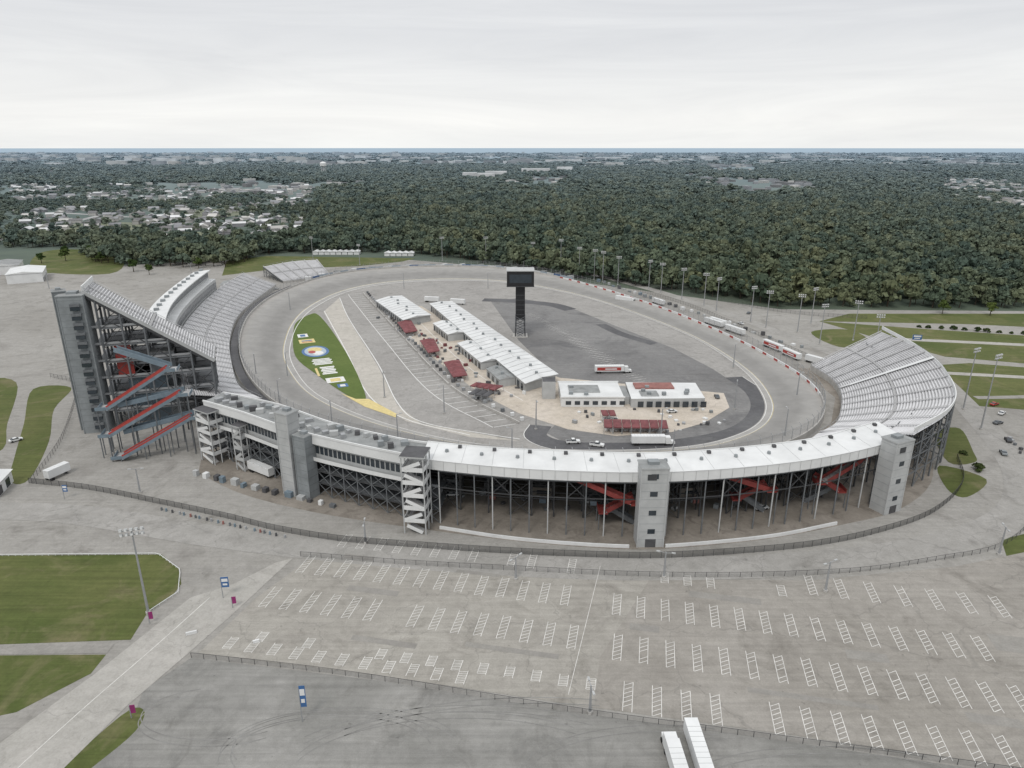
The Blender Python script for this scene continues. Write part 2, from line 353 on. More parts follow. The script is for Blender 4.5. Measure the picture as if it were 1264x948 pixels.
b.ribbon([(*O4[i],2.6) for i in idx],[(*O5[i],2.6) for i in idx],'darkrim'); b.ribbon([(*O5[i],2.6) for i in idx],[(*O5[i],0) for i in idx],'conc'); b.build('walkway')
b=MB(); O6=outw(7); O12=outw(12)
for i in range(300):
    if OC[i][1]>590:
        j=(i+1)%300; k=['sky','white','sky','white','blue','sky'][(i//2)%6]
        b.beam((*O6[i],1.8),(*O6[j],1.8),.3,k,3.4)
        if i%4==0: b.box(*O12[i],0,5,3.5,3.2,random.choice(['white','panelL','roofg']),.5)
b.build('sponsor_wall')
# ------------------------------------------------------------------ infield
lay=[([(-16,511),(5,522),(40,494),(67,436),(93,383),(105,344),(112,307),(108,285),(95,264),(77,251),(50,246),(22,247),(14,258),(20,271),(30,300),(4,400)],.05,'dark'),
 ([(-133,476),(-93,371),(-67,301),(-45,271),(-17,254),(3,250),(-10,256),(-38,268),(-52,291),(-72,351),(-110,452),(-133,522)],.055,'pitc'),
 ([(-100,502),(-66,494),(-5,366),(24,329),(100,306),(97,287),(81,269),(65,259),(42,255),(23,262),(3,280),(-16,307),(-41,359),(-67,415)],.08,'tan')]
sheet('infield_paving',lay)
db=MB()
Cd=catmull([(112,330),(115,307),(110,284),(97,264),(79,252),(52,244.5),(22,245),(10,254),(12,266)],False,8)
db.ribbon(offs(Cd,-4.5),offs(Cd,4.5),'darkrim',.10,.10); db.ribbon(offs(Cd,-4.9),offs(Cd,-4.6),'line',.11,.11)
for pts,w in (([(-22,516),(0,512),(28,500),(42,482)],11),([(58,440),(68,415),(84,392)],7)): band(db,pts,w,.07,'darkrim')
db.build('access_lane_asphalt')
gb=MB(); GR=sm([(-136,415),(-143,446),(-140,468),(-134,466),(-114,423),(-88,359),(-68,301),(-72,298),(-81,308),(-99,333),(-120,366)])
gb.poly(GR,.13,'field'); 
gb.poly([(-72,298),(-81,306),(-66,288),(-50,275),(-50,279),(-66,298)],.15,'yel')
def disc(b,x,y,rx,ry,z,k,rot=0,n=20):
    b.poly([(x+rx*math.cos(a)*math.cos(rot)-ry*math.sin(a)*math.sin(rot),y+rx*math.cos(a)*math.sin(rot)+ry*math.sin(a)*math.cos(rot)) for a in np.linspace(0,2*math.pi,n,endpoint=False)],z,k)
r0=math.radians(-68)
def fl(u,v): return (-104+u*math.cos(r0)-v*math.sin(r0),373+u*math.sin(r0)+v*math.cos(r0))
def bar(u,v,w,h,k,z=.16):
    pts=[fl(u-w/2,v-h/2),fl(u+w/2,v-h/2),fl(u+w/2,v+h/2),fl(u-w/2,v+h/2)]; gb.poly(pts,z,k)
disc(gb,*fl(-6,-6),12,7.5,.15,'blue',r0); disc(gb,*fl(-6,-6),10,6,.165,'sky',r0); disc(gb,*fl(-9,-6),5,4,.175,'yel',r0); disc(gb,*fl(-2,-5),4,3,.18,'line',r0); disc(gb,*fl(-5,-8),3,2,.19,'redb',r0)
for k in range(5): bar(11+k*2.4,-5,1.7,9+(k%2)*1.5,'line')
for k in range(5): bar(27+k*2.8,-4,2.1,7.5-(k%2)*1.2,'line')
bar(34,-9.8,14,1.2,'yel'); bar(-30,-8,9,9,'yel'); bar(-31,-8,2,6,'blue',.17); bar(-28,-8,1.4,6,'redb',.17); bar(-44,-9,8,6,'line'); bar(-44,-9,5,3,'blue',.17)
bar(50,-3,8,9,'line'); bar(50,-3,5,5,'yel',.17); bar(60,-1,5,5,'blue'); bar(60,-1,3,2.5,'line',.17)
gb.build('infield_grass_logos')
pb=MB()
band(pb,[(-133,524),(-110,454),(-72,353),(-52,293),(-38,270),(-10,257),(3,252)],.5,.10,'line')
band(pb,[(-133,478),(-93,373),(-67,303),(-45,273),(-17,256)],.5,.10,'line')
Pw=[(-118,540),(-109,516),(-64,400),(-28,312),(3,268),(30,250)]
band(pb,[(x-11,y-4) for x,y in Pw[:5]],.4,.09,'line'); band(pb,[(-80,500),(-52,420),(-20,340),(5,296)],.3,.09,'line')
C=resample(catmull([(x-6,y-2) for x,y in Pw[:5]]),44)
for p in C: pb.beam((p[0]-4.5,p[1]-1.8,.09),(p[0]+4.5,p[1]+1.8,.09),.35,'line',.01)
for rr in range(4):
    x0,y0=12+rr*11,470-rr*30
    for i in range(26):
        x,y=x0+i*1.25,y0-i*3.0-rr*4
        pb.beam((x-2.3,y-1,.08),(x+2.3,y+1,.08),.14,'linef',.01)
pb.build('pit_lane_markings')
pw=MB(); C=resample(catmull(Pw[:5]),90)
for i in range(89):
    if i%9==8: continue
    pw.beam((*C[i],.55),(*C[i+1],.55),.5,'conc',1.0)
for i in range(0,90,2):
    pw.box(C[i][0]+3.2,C[i][1]+1,.1,1.6,1.1,1.5,random.choice(['galv','roofd','white','steelg']),.3)
pw.build('pit_wall')
# ------------------------------------------------------------------ infield buildings
def shed(name,q,h,wall,roof,over=.6,ridge=1.2,vents=6,doors=True):
    E=empty(name); q=[np.array(p,float) for p in q]; c=sum(q)/4
    b=MB(); ins=[tuple(c+(p-c)*.985) for p in q]; b.prism(ins,0,h,wall)
    for a,bb in ((0,3),(1,2)):
        n=int(np.linalg.norm(q[bb]-q[a])/5)
        out=(q[a]+q[bb])/2-c; out/=np.linalg.norm(out)
        for i in range(n):
            p=q[a]+(q[bb]-q[a])*(i+.5)/n; d=(q[bb]-q[a])/np.linalg.norm(q[bb]-q[a]); p=c+(p-c)*.985+out*.06
            p0=p-d*1.7; p1=p+d*1.7
            if doors: b.add([(*p0,.05),(*p1,.05),(*p1,h*.72),(*p0,h*.72)],[(0,1,2,3)],'glass' if i%3 else 'roofd')
    b.build('walls',E)
    r=MB(); m0=(q[0]+q[1])/2;m1=(q[3]+q[2])/2
    e=[(*(c+(p-c)*(1.0+over*.02)),h) for p in q]; R0=(*(c+(m0-c)*1.01),h+ridge);R1=(*(c+(m1-c)*1.01),h+ridge)
    r.add([e[0],R0,R1,e[3]],[(0,1,2,3)],roof); r.add([e[1],R0,R1,e[2]],[(3,2,1,0)],roof)
    r.add([e[0],e[1],R0],[(0,1,2)],wall); r.add([e[3],e[2],R1],[(0,2,1)],wall)
    for a,bb in ((e[0],e[3]),(e[1],e[2]),(R0,R1)): r.beam(a,bb,.5,roof,.25)
    n=int(np.linalg.norm(m1-m0)/6)
    for i in range(1,n):
        t=i/n
        for (a0,a1) in ((e[0],e[3]),(e[1],e[2])):
            A=Vector(a0).lerp(Vector(a1),t);B=Vector(R0).lerp(Vector(R1),t); r.beam(A+Vector((0,0,.1)),B+Vector((0,0,.1)),.14,'panelL',.10)
    for i in range(vents):
        t=(i+.5)/vents; p=Vector(R0).lerp(Vector(R1),t); r.box(p.x+random.uniform(-2,2),p.y,h+ridge*.6,1.4,1.4,1.3,'panel')
    r.build('roof',E); return E
shed('garage_building',[(-99,493),(-83,510),(-54,447),(-70,433)],4.6,'panelL','roofw')
shed('garage_building',[(-58,479),(-43,486),(22,320),(6,306)],5.2,'panelL','roofw',vents=14,ridge=.8)
shed('garage_building',[(-50,425),(-39,430),(-27,402),(-38,397)],4.5,'panelL','roofw',vents=3)
shed('garage_building',[(-31,378),(-20,382),(-5,346),(-16,341)],4.5,'panelL','roofw',vents=3)
shed('fuel_station_building',[(-13,332),(-4,336),(2,318),(-6,314)],4,'panelL','roofg',vents=2)
E=empty('media_center_building'); b=MB()
b.prism([(22,288),(50,288),(50,309),(22,309)],0,4.5,'white','roofw'); b.prism([(53,287),(86,288),(87,309),(54,310)],0,4.2,'panelL','roofw')
b.prism([(50,291),(53,291),(53,306),(50,306)],0,3.8,'panelL','roofg')
b.prism([(57,300),(75,300),(75,307.5),(57,307.5)],4.2,4.9,'brick'); b.prism([(58,290),(66,290),(66,297),(58,297)],4.2,4.6,'panelL','roofg')
b.prism([(26,294),(40,294),(40,304),(26,304)],4.5,4.9,'panelL','roofg')
for x in range(24,49,4): b.quad((x,287.9,1),(x+2.4,287.9,1),(x+2.4,287.9,2.8),(x,287.9,2.8),'glass')
for x in range(56,85,4): b.quad((x,287.0,.2),(x+2.6,287.05,.2),(x+2.6,287.05,2.9),(x,287.0,2.9),'glass')
b.prism([(21.6,287.6),(50.4,287.6),(50.4,288),(21.6,288)],4.4,5.0,'white'); b.prism([(21.6,308.8),(50.4,308.8),(50.4,309.4),(21.6,309.4)],4.4,5.0,'white')
for i in range(9): b.box(random.uniform(25,84),random.uniform(291,305),4.4,1.8,1.5,1.3,'panel')
b.prism([(14,298),(20,298),(20,305),(14,305)],0,8.5,'panelL','roofd'); b.build('shell',E)
def canopy(name,q,n,k='maroon',h=3.2):
    E=empty(name);b=MB(); q=[np.array(p,float) for p in q]
    for i in range(n):
        t0,t1=(i+.04)/n,(i+.96)/n
        a=q[0]+(q[3]-q[0])*t0; d=q[0]+(q[3]-q[0])*t1; bb=q[1]+(q[2]-q[1])*t0; c=q[1]+(q[2]-q[1])*t1
        m=(a+bb+c+d)/4; Z=h+1.1
        pts=[(*a,h),(*bb,h),(*c,h),(*d,h),(*m,Z)]; b.add(pts,[(0,1,4),(1,2,4),(2,3,4),(3,0,4)],k)
        for p in (a,bb,c,d): b.beam((*p,0),(*p,h),.15,'galv')
        for p,r in ((a,bb),(bb,c),(c,d),(d,a)): b.add([(*p,h),(*r,h),(*r,h-.45),(*p,h-.45)],[(0,1,2,3)],k)
        b.box(m[0],m[1],.1,2.4,1.2,.8,'white',.6); b.box(m[0]+1.5,m[1]-1.6,.1,1.2,1,1.1,random.choice(['roofd','galv','white']),.2)
    b.build('tent_roofs',E)
canopy('canopy_tent',[(-74,433),(-66,439),(-58,411),(-65,406)],5); canopy('canopy_tent',[(-54,389),(-46,393),(-40,367),(-46,363)],5)
canopy('canopy_tent',[(-36,346),(-28,350),(-22,324),(-29,321)],5); canopy('canopy_tent',[(-20,308),(-17,313),(-4,308),(-8,302)],4)
canopy('canopy_tent',[(38,270),(38,276),(44,276),(44,270)],2); canopy('canopy_tent',[(37,257),(38,265.5),(64,264.5),(63,256)],7)
canopy('canopy_tent',[(-20,297),(-17,303),(-8,299),(-11,293)],3,'roofd')
b=MB()
for i in range(80):
    t=random.random(); a_=np.array([-88,470.])*(1-t)+np.array([0.,300])*t; x=a_[0]+random.uniform(-8,12); y=a_[1]+random.uniform(-6,6)
    b.box(x,y,.09,random.uniform(.8,2.4),random.uniform(.7,1.6),random.uniform(.6,1.7),random.choice(['galv','roofd','white','steelg','panel','maroon']),random.uniform(0,3))
for i in range(26): b.box(random.uniform(25,92),random.uniform(266,286),.09,random.uniform(.8,2),random.uniform(.8,1.5),random.uniform(.6,1.4),random.choice(['galv','roofd','white','panel']),random.uniform(0,3))
b.build('pit_equipment')
E=empty('scoring_pylon'); b=MB(); cx,cy=5,410
for dx in (-3,3):
    for dy in (-3,3): b.beam((cx+dx,cy+dy,0),(cx+dx*.8,cy+dy*.8,13),.7,'steel')
for z in (0,3.2,6.5,9.8): 
    for s_ in (-1,1): b.beam((cx-3,cy+3*s_,z),(cx+3,cy+3*s_,z+3.2),.3,'steelg'); b.beam((cx+3,cy+3*s_,z),(cx-3,cy+3*s_,z+3.2),.3,'steelg'); b.beam((cx+3*s_,cy-3,z),(cx+3*s_,cy+3,z+3.2),.3,'steelg')
b.box(cx,cy,11,5.6,5.6,21,'black'); b.box(cx,cy,0,9,9,.6,'conc')
for z in (14,17,20,23,26): b.box(cx,cy,z,5.7,5.7,.12,'steelg')
b.build('shaft',E); b=MB(); b.box(cx,cy,32,16,12,8.8,'black'); b.box(cx,cy,40.8,16.6,12.6,.5,'panelL'); b.box(cx,cy,31.6,16.4,12.4,.4,'steel')
b.box(cx,cy,34,13,12.1,5,'glass'); b.box(cx,cy,34,16.1,9,5,'glass'); b.beam((cx+2,cy,41),(cx+2,cy,46),.15,'galv'); b.build('video_board',E)
# ------------------------------------------------------------------ grandstands
def stand(E,pin,pout,zin,zout,rows,N_=70,step=7,frame=True,steel='steel',aisle=9,levels=(6,12)):
    A=resample(catmull(pin),N_);B=resample(catmull(pout),N_)
    zi=zin; b=MB(); rows=int(rows)
    zo=np.full(N_,zout) if np.isscalar(zout) else np.interp(np.linspace(0,1,N_),np.linspace(0,1,len(zout)),zout)
    def pt(i,t,dz=0): p=A[i]*(1-t)+B[i]*t; return (p[0],p[1],zi+(zo[i]-zi)*t+dz)
    for k in range(rows):
        t0=k/rows;tm=(k+.42)/rows;t1=(k+1)/rows
        L=[[],[],[],[],[]]
        for i in range(N_):
            z=zi+(zo[i]-zi)*t0; z2=zi+(zo[i]-zi)*t1
            p0,pm_,p1=[A[i]*(1-t)+B[i]*t for t in (t0,tm,t1)]
            L[0].append((*p0,z));L[1].append((*pm_,z));L[2].append((*pm_,z+.45));L[3].append((*p1,z+.45));L[4].append((*p1,z2))
        b.ribbon(L[0],L[1],'tread');b.ribbon(L[1],L[2],'alum');b.ribbon(L[2],L[3],'alum');b.ribbon(L[3],L[4],'tread')
    b.build('seating',E)
    b=MB(); Lg=(length(A)+length(B))/2; na=max(2,int(Lg/aisle))
    for j in range(na+1):
        f=j/na*(N_-1); i=min(int(f),N_-2); fr=f-i
        def q(t,dz,o): 
            a=A[i]*(1-fr)+A[i+1]*fr; c=B[i]*(1-fr)+B[i+1]*fr; d=A[i+1]-A[i]; d=d/np.linalg.norm(d); p=a*(1-t)+c*t+d*o
            return (*p,zi+(zo[i]-zi)*t+dz)
        b.add([q(0,.65,-.45),q(0,.65,.45),q(1,.65,.45),q(1,.65,-.45)],[(0,1,2,3)],'aisle')
    for o_,C_ in ((0,A),(1,B)):
        for i in range(N_-1):
            z=zi if o_==0 else zo[i]
            b.beam((*C_[i],z+1.3),(*C_[i+1],z+1.3),.1,'galv'); 
            if i%2==0: b.beam((*C_[i],z),(*C_[i],z+1.3),.08,'galv')
    tw_=.5
    b.ribbon([(*(A[i]*(1-tw_)+B[i]*tw_),zi+(zo[i]-zi)*tw_+.62) for i in range(N_)],[(*(A[i]*(1-tw_-.02)+B[i]*(tw_+.02)),zi+(zo[i]-zi)*(tw_+.02)+.62) for i in range(N_)],'aisle')
    b.ribbon([(*A[i],zi) for i in range(N_)],[(*A[i],0 if zin<20 else zin-1) for i in range(N_)],'conc'); b.build('aisles_and_rails',E)
    if frame:
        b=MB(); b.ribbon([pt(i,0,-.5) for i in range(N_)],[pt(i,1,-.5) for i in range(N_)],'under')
        nf=int(length(B)/step); idx=[int(round(j/nf*(N_-1))) for j in range(nf+1)]
        ts=(.3,.5,.7,.86,1.0)
        for n_,i in enumerate(idx):
            b.beam(pt(i,.02,-.9),pt(i,1,-.9),.35,steel,.7)
            for t in ts:
                p=pt(i,t,-1); b.beam((p[0],p[1],0),p,.42,steel)
            for z in levels:
                tt=[t for t in ts if pt(i,t)[2]-1>z]
                if len(tt)>1: b.beam((*pt(i,tt[0])[:2],z),(*pt(i,tt[-1])[:2],z),.3,steel)
            for a,c in zip(ts[:-1],ts[1:]):
                if (n_%2)==0: b.beam((*pt(i,a)[:2],.5),(*pt(i,c)[:2],pt(i,a)[2]-1.2),.22,steel)
            if n_<len(idx)-1:
                j=idx[n_+1]
                for t in ts:
                    for z in levels:
                        if pt(i,t)[2]-1>z: b.beam((*pt(i,t)[:2],z),(*pt(j,t)[:2],z),.28,steel)
                if n_%3==1:
                    for t in (1.0,.7):
                        z=0
                        for z2 in list(levels)+[pt(i,t)[2]-1.5]:
                            b.beam((*pt(i,t)[:2],z),(*pt(j,t)[:2],z2),.2,steel); b.beam((*pt(j,t)[:2],z),(*pt(i,t)[:2],z2),.2,steel); z=z2
        b.build('steel_frame',E)
    return A,B
ring_in=[(-106,284),(-88,266),(-64,247.5),(-37,234.5),(-24,229.5),(-9,225.5),(20,220.5),(49,220.5),(77,224.5),(98,232.5),(112,242),(121,251)]
rin=[(-109,245),(-84,232),(-61,215),(-39,203),(-26,198),(-3,193),(17,191),(41,189.5),(67,193),(94,200),(114,210),(123,215)]
rout=[(-113,236),(-95,225),(-72,209),(-49,197),(-32,189.5),(-25,187),(-3,182),(16,179.5),(39,178.5),(63,181),(89,187),(113,196.5),(126,205)]
E=empty('curved_grandstand')
stand(E,ring_in,rin,3,20.5,40,110,7.5,True,'steel',9,(6.2,12.4))
n=140; RI=resample(catmull(rin),n);RO=resample(catmull(rout),n)
split=[i for i in range(n) if RO[i][0]<-26][-1]
b=MB()
def seg(i0,i1,roof,z_in,z_out,zb,fas):
    I=range(i0,i1+1)
    b.ribbon([(*RI[i],z_in) for i in I],[(*RO[i],z_out) for i in I],roof)
    b.ribbon([(*RO[i],z_out) for i in I],[(*RO[i],zb) for i in I],fas)
    b.ribbon([(*RI[i],z_in) for i in I],[(*RI[i],zb) for i in I],fas)
    b.ribbon([(*RO[i],zb) for i in I],[(*RI[i],zb) for i in I],'panelL')
seg(split,n-1,'roofw',22.7,21.7,18.6,'white'); seg(0,split,'roofg',22.0,22.0,18.9,'white')
for e_ in (0,n-1): b.quad((*RI[e_],18.2),(*RO[e_],18.2),(*RO[e_],21.7),(*RI[e_],22.5),'white')
for i in range(split+2,n-1,2): q=RO[i]+(RO[i]-RI[i])*.006; b.beam((*q,21.6),(*q,18.7),.08,'panelL')
for i in range(split+2,n-1,5): b.beam((*RI[i],22.71),(*RO[i],21.71),.12,'panelL',.05)
for i in range(split,n-1): b.beam((*RO[i],21.75),(*RO[i+1],21.75),.3,'white',.2); b.beam((*RI[i],22.8),(*RI[i+1],22.8),.3,'white',.3)
for i in range(split+4,n-4,6):
    p=RI[i]*.55+RO[i]*.45; b.cyl(p[0],p[1],22.2,.6,.5,.8,'panel',10)
    p=RI[i+2]*.85+RO[i+2]*.15; b.box(p[0],p[1],22.5,1.1,1.1,.8,'roofd')
for i in range(0,split):
    for C_ in (RI,RO): b.beam((*C_[i],22.25),(*C_[i+1],22.25),.4,'white',.7)
for i in range(3,split-1,2):
    for t in (.3,.7):
        if random.random()<.7:
            p=RI[i]*t+RO[i]*(1-t); b.box(p[0],p[1],22.02,random.uniform(1.3,3),random.uniform(1.3,2.2),random.uniform(.9,1.8),random.choice(['panel','roofd','galv','panelL']),random.uniform(0,1))
b.build('concourse_roof',E)
b=MB()
def inn(i,t): return RO[i]*(1-t)+RI[i]*t
I=range(0,split+1)
b.ribbon([(*inn(i,.12),18.9) for i in I],[(*inn(i,.12),13.2) for i in I],'panelL'); b.ribbon([(*inn(i,.12),13.2) for i in I],[(*inn(i,1),13.2) for i in I],'steelg')
b.ribbon([(*inn(i,-.02),14.4) for i in I],[(*inn(i,-.02),13.0) for i in I],'white'); b.ribbon([(*inn(i,-.02),13.1) for i in I],[(*inn(i,.12),13.1) for i in I],'panelL')
for i in range(0,split,1):
    a=inn(i,.11);c=inn(i+1,.11); a2=a*.88+c*.12;c2=a*.12+c*.88
    b.quad((*a2,15.2),(*c2,15.2),(*c2,17.8),(*a2,17.8),'glass')
b.build('suites',E)
b=MB(); idx=[int(round(k)) for k in np.linspace(0,n-1,46)]
for q,i in enumerate(idx):
    p=inn(i,.1); zt=18.6 if i>split else 13.2
    b.beam((*p,0),(*p,zt),.34,'steelg' if (q%3 or i<=split) else 'panelL'); b.beam((*p,zt-.4),(*inn(i,1),zt-.4),.35,'steel',.6)
    if q<len(idx)-1:
        r=inn(idx[q+1],.1); lv=(12.4,6.2) if i>split else (4.5,8.8)
        for z in lv:
            if i<=split or z>7: b.beam((*p,z),(*r,z),.28,'steel')
        b.beam((*p,zt-.5),(*r,zt-.5),.35,'steelg',.8)
        if i>split and q%4==1: b.beam((*p,12.4),(*r,18),.2,'steel'); b.beam((*r,12.4),(*p,18),.2,'steel')
        if i<=split:
            z=0
            for z2 in (4.5,8.8,13): b.beam((*p,z),(*r,z2),.2,'steelg'); b.beam((*r,z),(*p,z2),.2,'steelg'); z=z2
            for z3 in (4.5,8.8): b.quad((*p,z3),(*r,z3),(*inn(idx[q+1],1.2),z3),(*inn(i,1.2),z3),'steelg')
b.build('rear_columns',E)
b=MB(); A=resample(catmull(ring_in),110);B=resample(catmull(rin),110)
def und(i,t): return A[i]*(1-t)+B[i]*t
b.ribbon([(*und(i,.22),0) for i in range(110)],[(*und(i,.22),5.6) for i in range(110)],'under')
for i in range(30,106,7):
    p=und(i,.5); q=und(min(i+2,109),.5); r=math.atan2(q[1]-p[1],q[0]-p[0])
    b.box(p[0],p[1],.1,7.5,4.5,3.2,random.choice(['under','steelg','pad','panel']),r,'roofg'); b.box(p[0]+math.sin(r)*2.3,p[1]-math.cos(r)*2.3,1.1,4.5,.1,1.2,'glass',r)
    if random.random()<.5: b.box(p[0]+math.sin(r)*6,p[1]-math.cos(r)*6,.1,2.2,1.8,1.6,random.choice(['slate','white','sky','brick']),r)
for i in range(34,108,3):
    p=und(i,random.uniform(.6,.95)); b.box(p[0],p[1],.1,random.uniform(.8,2),random.uniform(.8,1.5),random.uniform(.6,1.6),random.choice(['panel','roofd','steelg','panelL']),random.random())
b.build('concession_rooms',E)
PADL=[(-112,222),(-90,206),(-60,193),(-24,183),(-3,178),(16,174.5),(37,172.5),(56,174.5),(79,179),(102,186.5),(123,195),(144,213),(160,240),(190,300),(195,345)]
b=MB(); pd=[tuple(x) for x in resample(catmull(PADL),60)]+[(150,345),(150,300),(135,270),(120,252),(98,233),(49,221),(-9,226),(-64,248),(-106,285),(-125,262)]
b.poly(pd,.03,'pad'); b.build('concourse_floor')
b=MB(); C=resample(catmull([(-22,184),(-3,178.6),(16,175.2),(37,173.4),(56,175.2),(79,179.6),(100,186.5)]),60)
for i in range(59): 
    if abs(C[i][0]-38)<6: continue
    b.beam((*C[i],.5),(*C[i+1],.5),.45,'white',1.0)
b.build('low_wall')
rs_out=[(188,340),(185,303),(178,273),(166,243),(152,224),(131,207)]
rs_in=[(155,341),(156,318),(150,295),(138,270),(131,260),(122,252)]
E=empty('corner_grandstand'); A,B=stand(E,rs_in,rs_out,3,[21,23,24,23,22,21],38,60,7,True,'steelg',9,(6,12,17))
b=MB()
for i in range(59): 
    b.beam((*B[i],24.0-abs(i-25)*.03),(*B[i+1],24.0-abs(i+1-25)*.03),.3,'white',1.6)
b.add([(*A[22],3.6),(*A[23],3.6),(*B[23],24.9),(*B[22],24.9)],[(0,1,2,3)],'white')
b.build('parapet',E)
ls_in=[(-194,562),(-190,505),(-183,450),(-166,392),(-147,345),(-129,308),(-112,290)]
ls_out=[(-214,547),(-209,490),(-198,430),(-184,375),(-166,328),(-151,298),(-133,262)]
E=empty('main_grandstand'); A,B=stand(E,ls_in,ls_out,3,15,34,80,9,True,'steel',9,(5,10))
b=MB()
idx=[i for i in range(80) if 336<B[i][1]<485]; C=B[idx]; Co=offs(C,9); 
if np.mean(Co[:,0])>np.mean(C[:,0]): s_=-1
else: s_=1
C1=offs(C,1*s_); C2=offs(C,5.5*s_); C3=offs(C,14*s_)
m_=len(C)
b.ribbon([(*x,14) for x in C1],[(*x,22) for x in C1],'panelL'); b.ribbon([(*x,22) for x in C1],[(*x,22.3) for x in C2],'roofw')
b.ribbon([(*x,22.3) for x in C2],[(*x,28.0) for x in C2],'panelL'); b.ribbon([(*x,28.6) for x in offs(C,3.5*s_)],[(*x,27.6) for x in C3],'roofw')
b.ribbon([(*x,28.6) for x in offs(C,3.5*s_)],[(*x,28.0) for x in offs(C,3.5*s_)],'white')
b.ribbon([(*x,27.6) for x in C3],[(*x,0) for x in C3],'panel')
for a_ in (0,m_-1): b.add([(*C1[a_],0),(*C3[a_],0),(*C3[a_],27.6),(*C2[a_],28.2),(*C2[a_],22.3),(*C1[a_],22)],[(0,1,2,3,4,5)],'panelL')
for i in range(m_-1):
    for Cx,z0,z1 in ((offs(C,.9*s_),16,20),(offs(C,5.4*s_),23.5,27)):
        a=Cx[i]*.9+Cx[i+1]*.1;c=Cx[i]*.1+Cx[i+1]*.9; b.quad((*a,z0),(*c,z0),(*c,z1),(*a,z1),'glass')
    if i%3==0: p=(C2[i]+C3[i])/2; b.box(p[0],p[1],27.8,2.4,2,1.5,'panel',.3)
b.build('press_box',E)
E=empty('upper_deck_grandstand'); ax=np.array([-.36,.93]); 
p0=np.array([-125.,277.]); p1=np.array([-166.,263.]); dep=24
stand(E,[tuple(p0),tuple(p0+ax*dep/2),tuple(p0+ax*dep)],[tuple(p1),tuple(p1+ax*dep/2),tuple(p1+ax*dep)],25,57,48,12,8,False,aisle=8)
b=MB(); dr=(p1-p0)
def UD(t,s,dz=0): q=p0+dr*t+ax*s; return (q[0],q[1],25+32*t+dz)
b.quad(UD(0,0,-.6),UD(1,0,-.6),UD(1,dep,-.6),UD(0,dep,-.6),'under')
b.beam(UD(0,-.2,.1),UD(1,-.2,.1),.4,'panelL',1.3); b.beam(UD(1,0,1.2),UD(1,dep,1.2),.4,'white',2.2)
for t in np.linspace(.02,.98,26): b.beam(UD(t,-.2,.5),UD(t,-.2,2.2),.1,'galv')
b.beam(UD(0,-.2,2.2),UD(1,-.2,2.2),.12,'galv')
ss=[0,8,16,24]; ts=[.03,.2,.38,.56,.74,.92]
for s in ss:
    b.beam(UD(0,s,-1.3),UD(1,s,-1.3),.5,'steel',1.1)
    for t in ts:
        p=UD(t,s,-1.3); b.beam((p[0],p[1],0),p,.6,'steelg')
    for z in range(7,52,7):
        tt=[t for t in ts if UD(t,s)[2]-2>z]
        if len(tt)>1: b.beam((*UD(tt[0],s)[:2],z),(*UD(tt[-1],s)[:2],z),.4,'steelg')
    if s in (0,24):
        for a,c in zip(ts[:-1],ts[1:]):
            zt=UD(a,s)[2]-2; z=0
            while z<zt-3:
                z2=min(z+7,zt); b.beam((*UD(a,s)[:2],z),(*UD(c,s)[:2],z2),.26,'steel'); b.beam((*UD(c,s)[:2],z),(*UD(a,s)[:2],z2),.26,'steel'); z=z2
for t in ts:
    for z in range(7,52,7):
        if UD(t,0)[2]-2>z: b.beam((*UD(t,0)[:2],z),(*UD(t,dep)[:2],z),.35,'steel')
for z,t0 in ((7,.03),(14,.03),(21,.03),(28,.2),(35,.38),(42,.6)):
    a=UD(t0,1)[:2];c=UD(1,1)[:2];d=UD(1,dep-1)[:2];e=UD(t0,dep-1)[:2]; b.add([(*a,z),(*c,z),(*d,z),(*e,z)],[(0,1,2,3)],'steelg')
    b.beam((*UD(t0,.2)[:2],z+1),(*UD(1,.2)[:2],z+1),.08,'galv',.9)
b.build('steel_frame',E)
b=MB(); r=math.atan2(dr[1],dr[0])
q=p0+dr*.78+ax*3; b.box(q[0],q[1],20,6,.4,15,'redb',r); 
q=p0+dr*.62+ax*12; b.box(q[0],q[1],0,14,14,21,'slate',r,'roofg'); q=p0+dr*.3+ax*12; b.box(q[0],q[1],0,14,14,13,'panel',r,'roofg')
q=p0+dr*.45+ax*6; b.box(q[0],q[1],21,9,8,9,'steelg',r,'roofg')
b.build('service_rooms',E)
def lift_tower(name,x,y,w,d,h,rot,k='panelL',win=True):
    E=empty(name); b=MB(); b.box(x,y,0,w,d,h,k,rot,'roofg'); c,s=math.cos(rot),math.sin(rot)
    def L(u,v): return (x+u*c-v*s,y+u*s+v*c)
    z=2.5
    while z<h-1: 
        b.box(x,y,z,w+.06,d+.06,.07,'panel' if k!='panel' else 'steelg',rot); z+=2.6
    for u in (-w/2,w/2): b.box(*L(u*1.0,-d/2),0,.35,.3,h+.3,k,rot)
    b.box(*L(0,0),h+.01,w+.5,d+.5,.4,k,rot,'roofg'); b.box(*L(0,.4),h+.4,w*.4,d*.4,.9,'panel',rot)
    if win:
        for z in (4.5,10.5,16.5,22): 
            if z<h-2.5: b.box(*L(0,-d/2-.04),z,w*.28,.1,1.5,'glass',rot)
        b.box(*L(0,-d/2-.05),.1,w*.4,.12,2.6,'roofd',rot); b.box(*L(-w*.1,-d/2-.05),h-3.4,w*.34,.14,1.8,'steel',rot)
    b.build('tower_shell',E); return E
lift_tower('elevator_tower',40,176.5,7.6,5.5,25,.02); lift_tower('elevator_tower',119.5,196,7.2,5.5,24.5,.42)
lift_tower('elevator_tower',-73,207.5,5.2,5,29,-.5,'panelL',False); lift_tower('elevator_tower',-67.5,205,5,4.4,22,-.5,'panel',False)
lift_tower('elevator_tower',-170,263,9,9,56,.25,'panel',False); lift_tower('elevator_tower',-176.5,265,4.5,6,57,.6,'panel',False)
E=empty('exterior_stairwell'); b=MB()
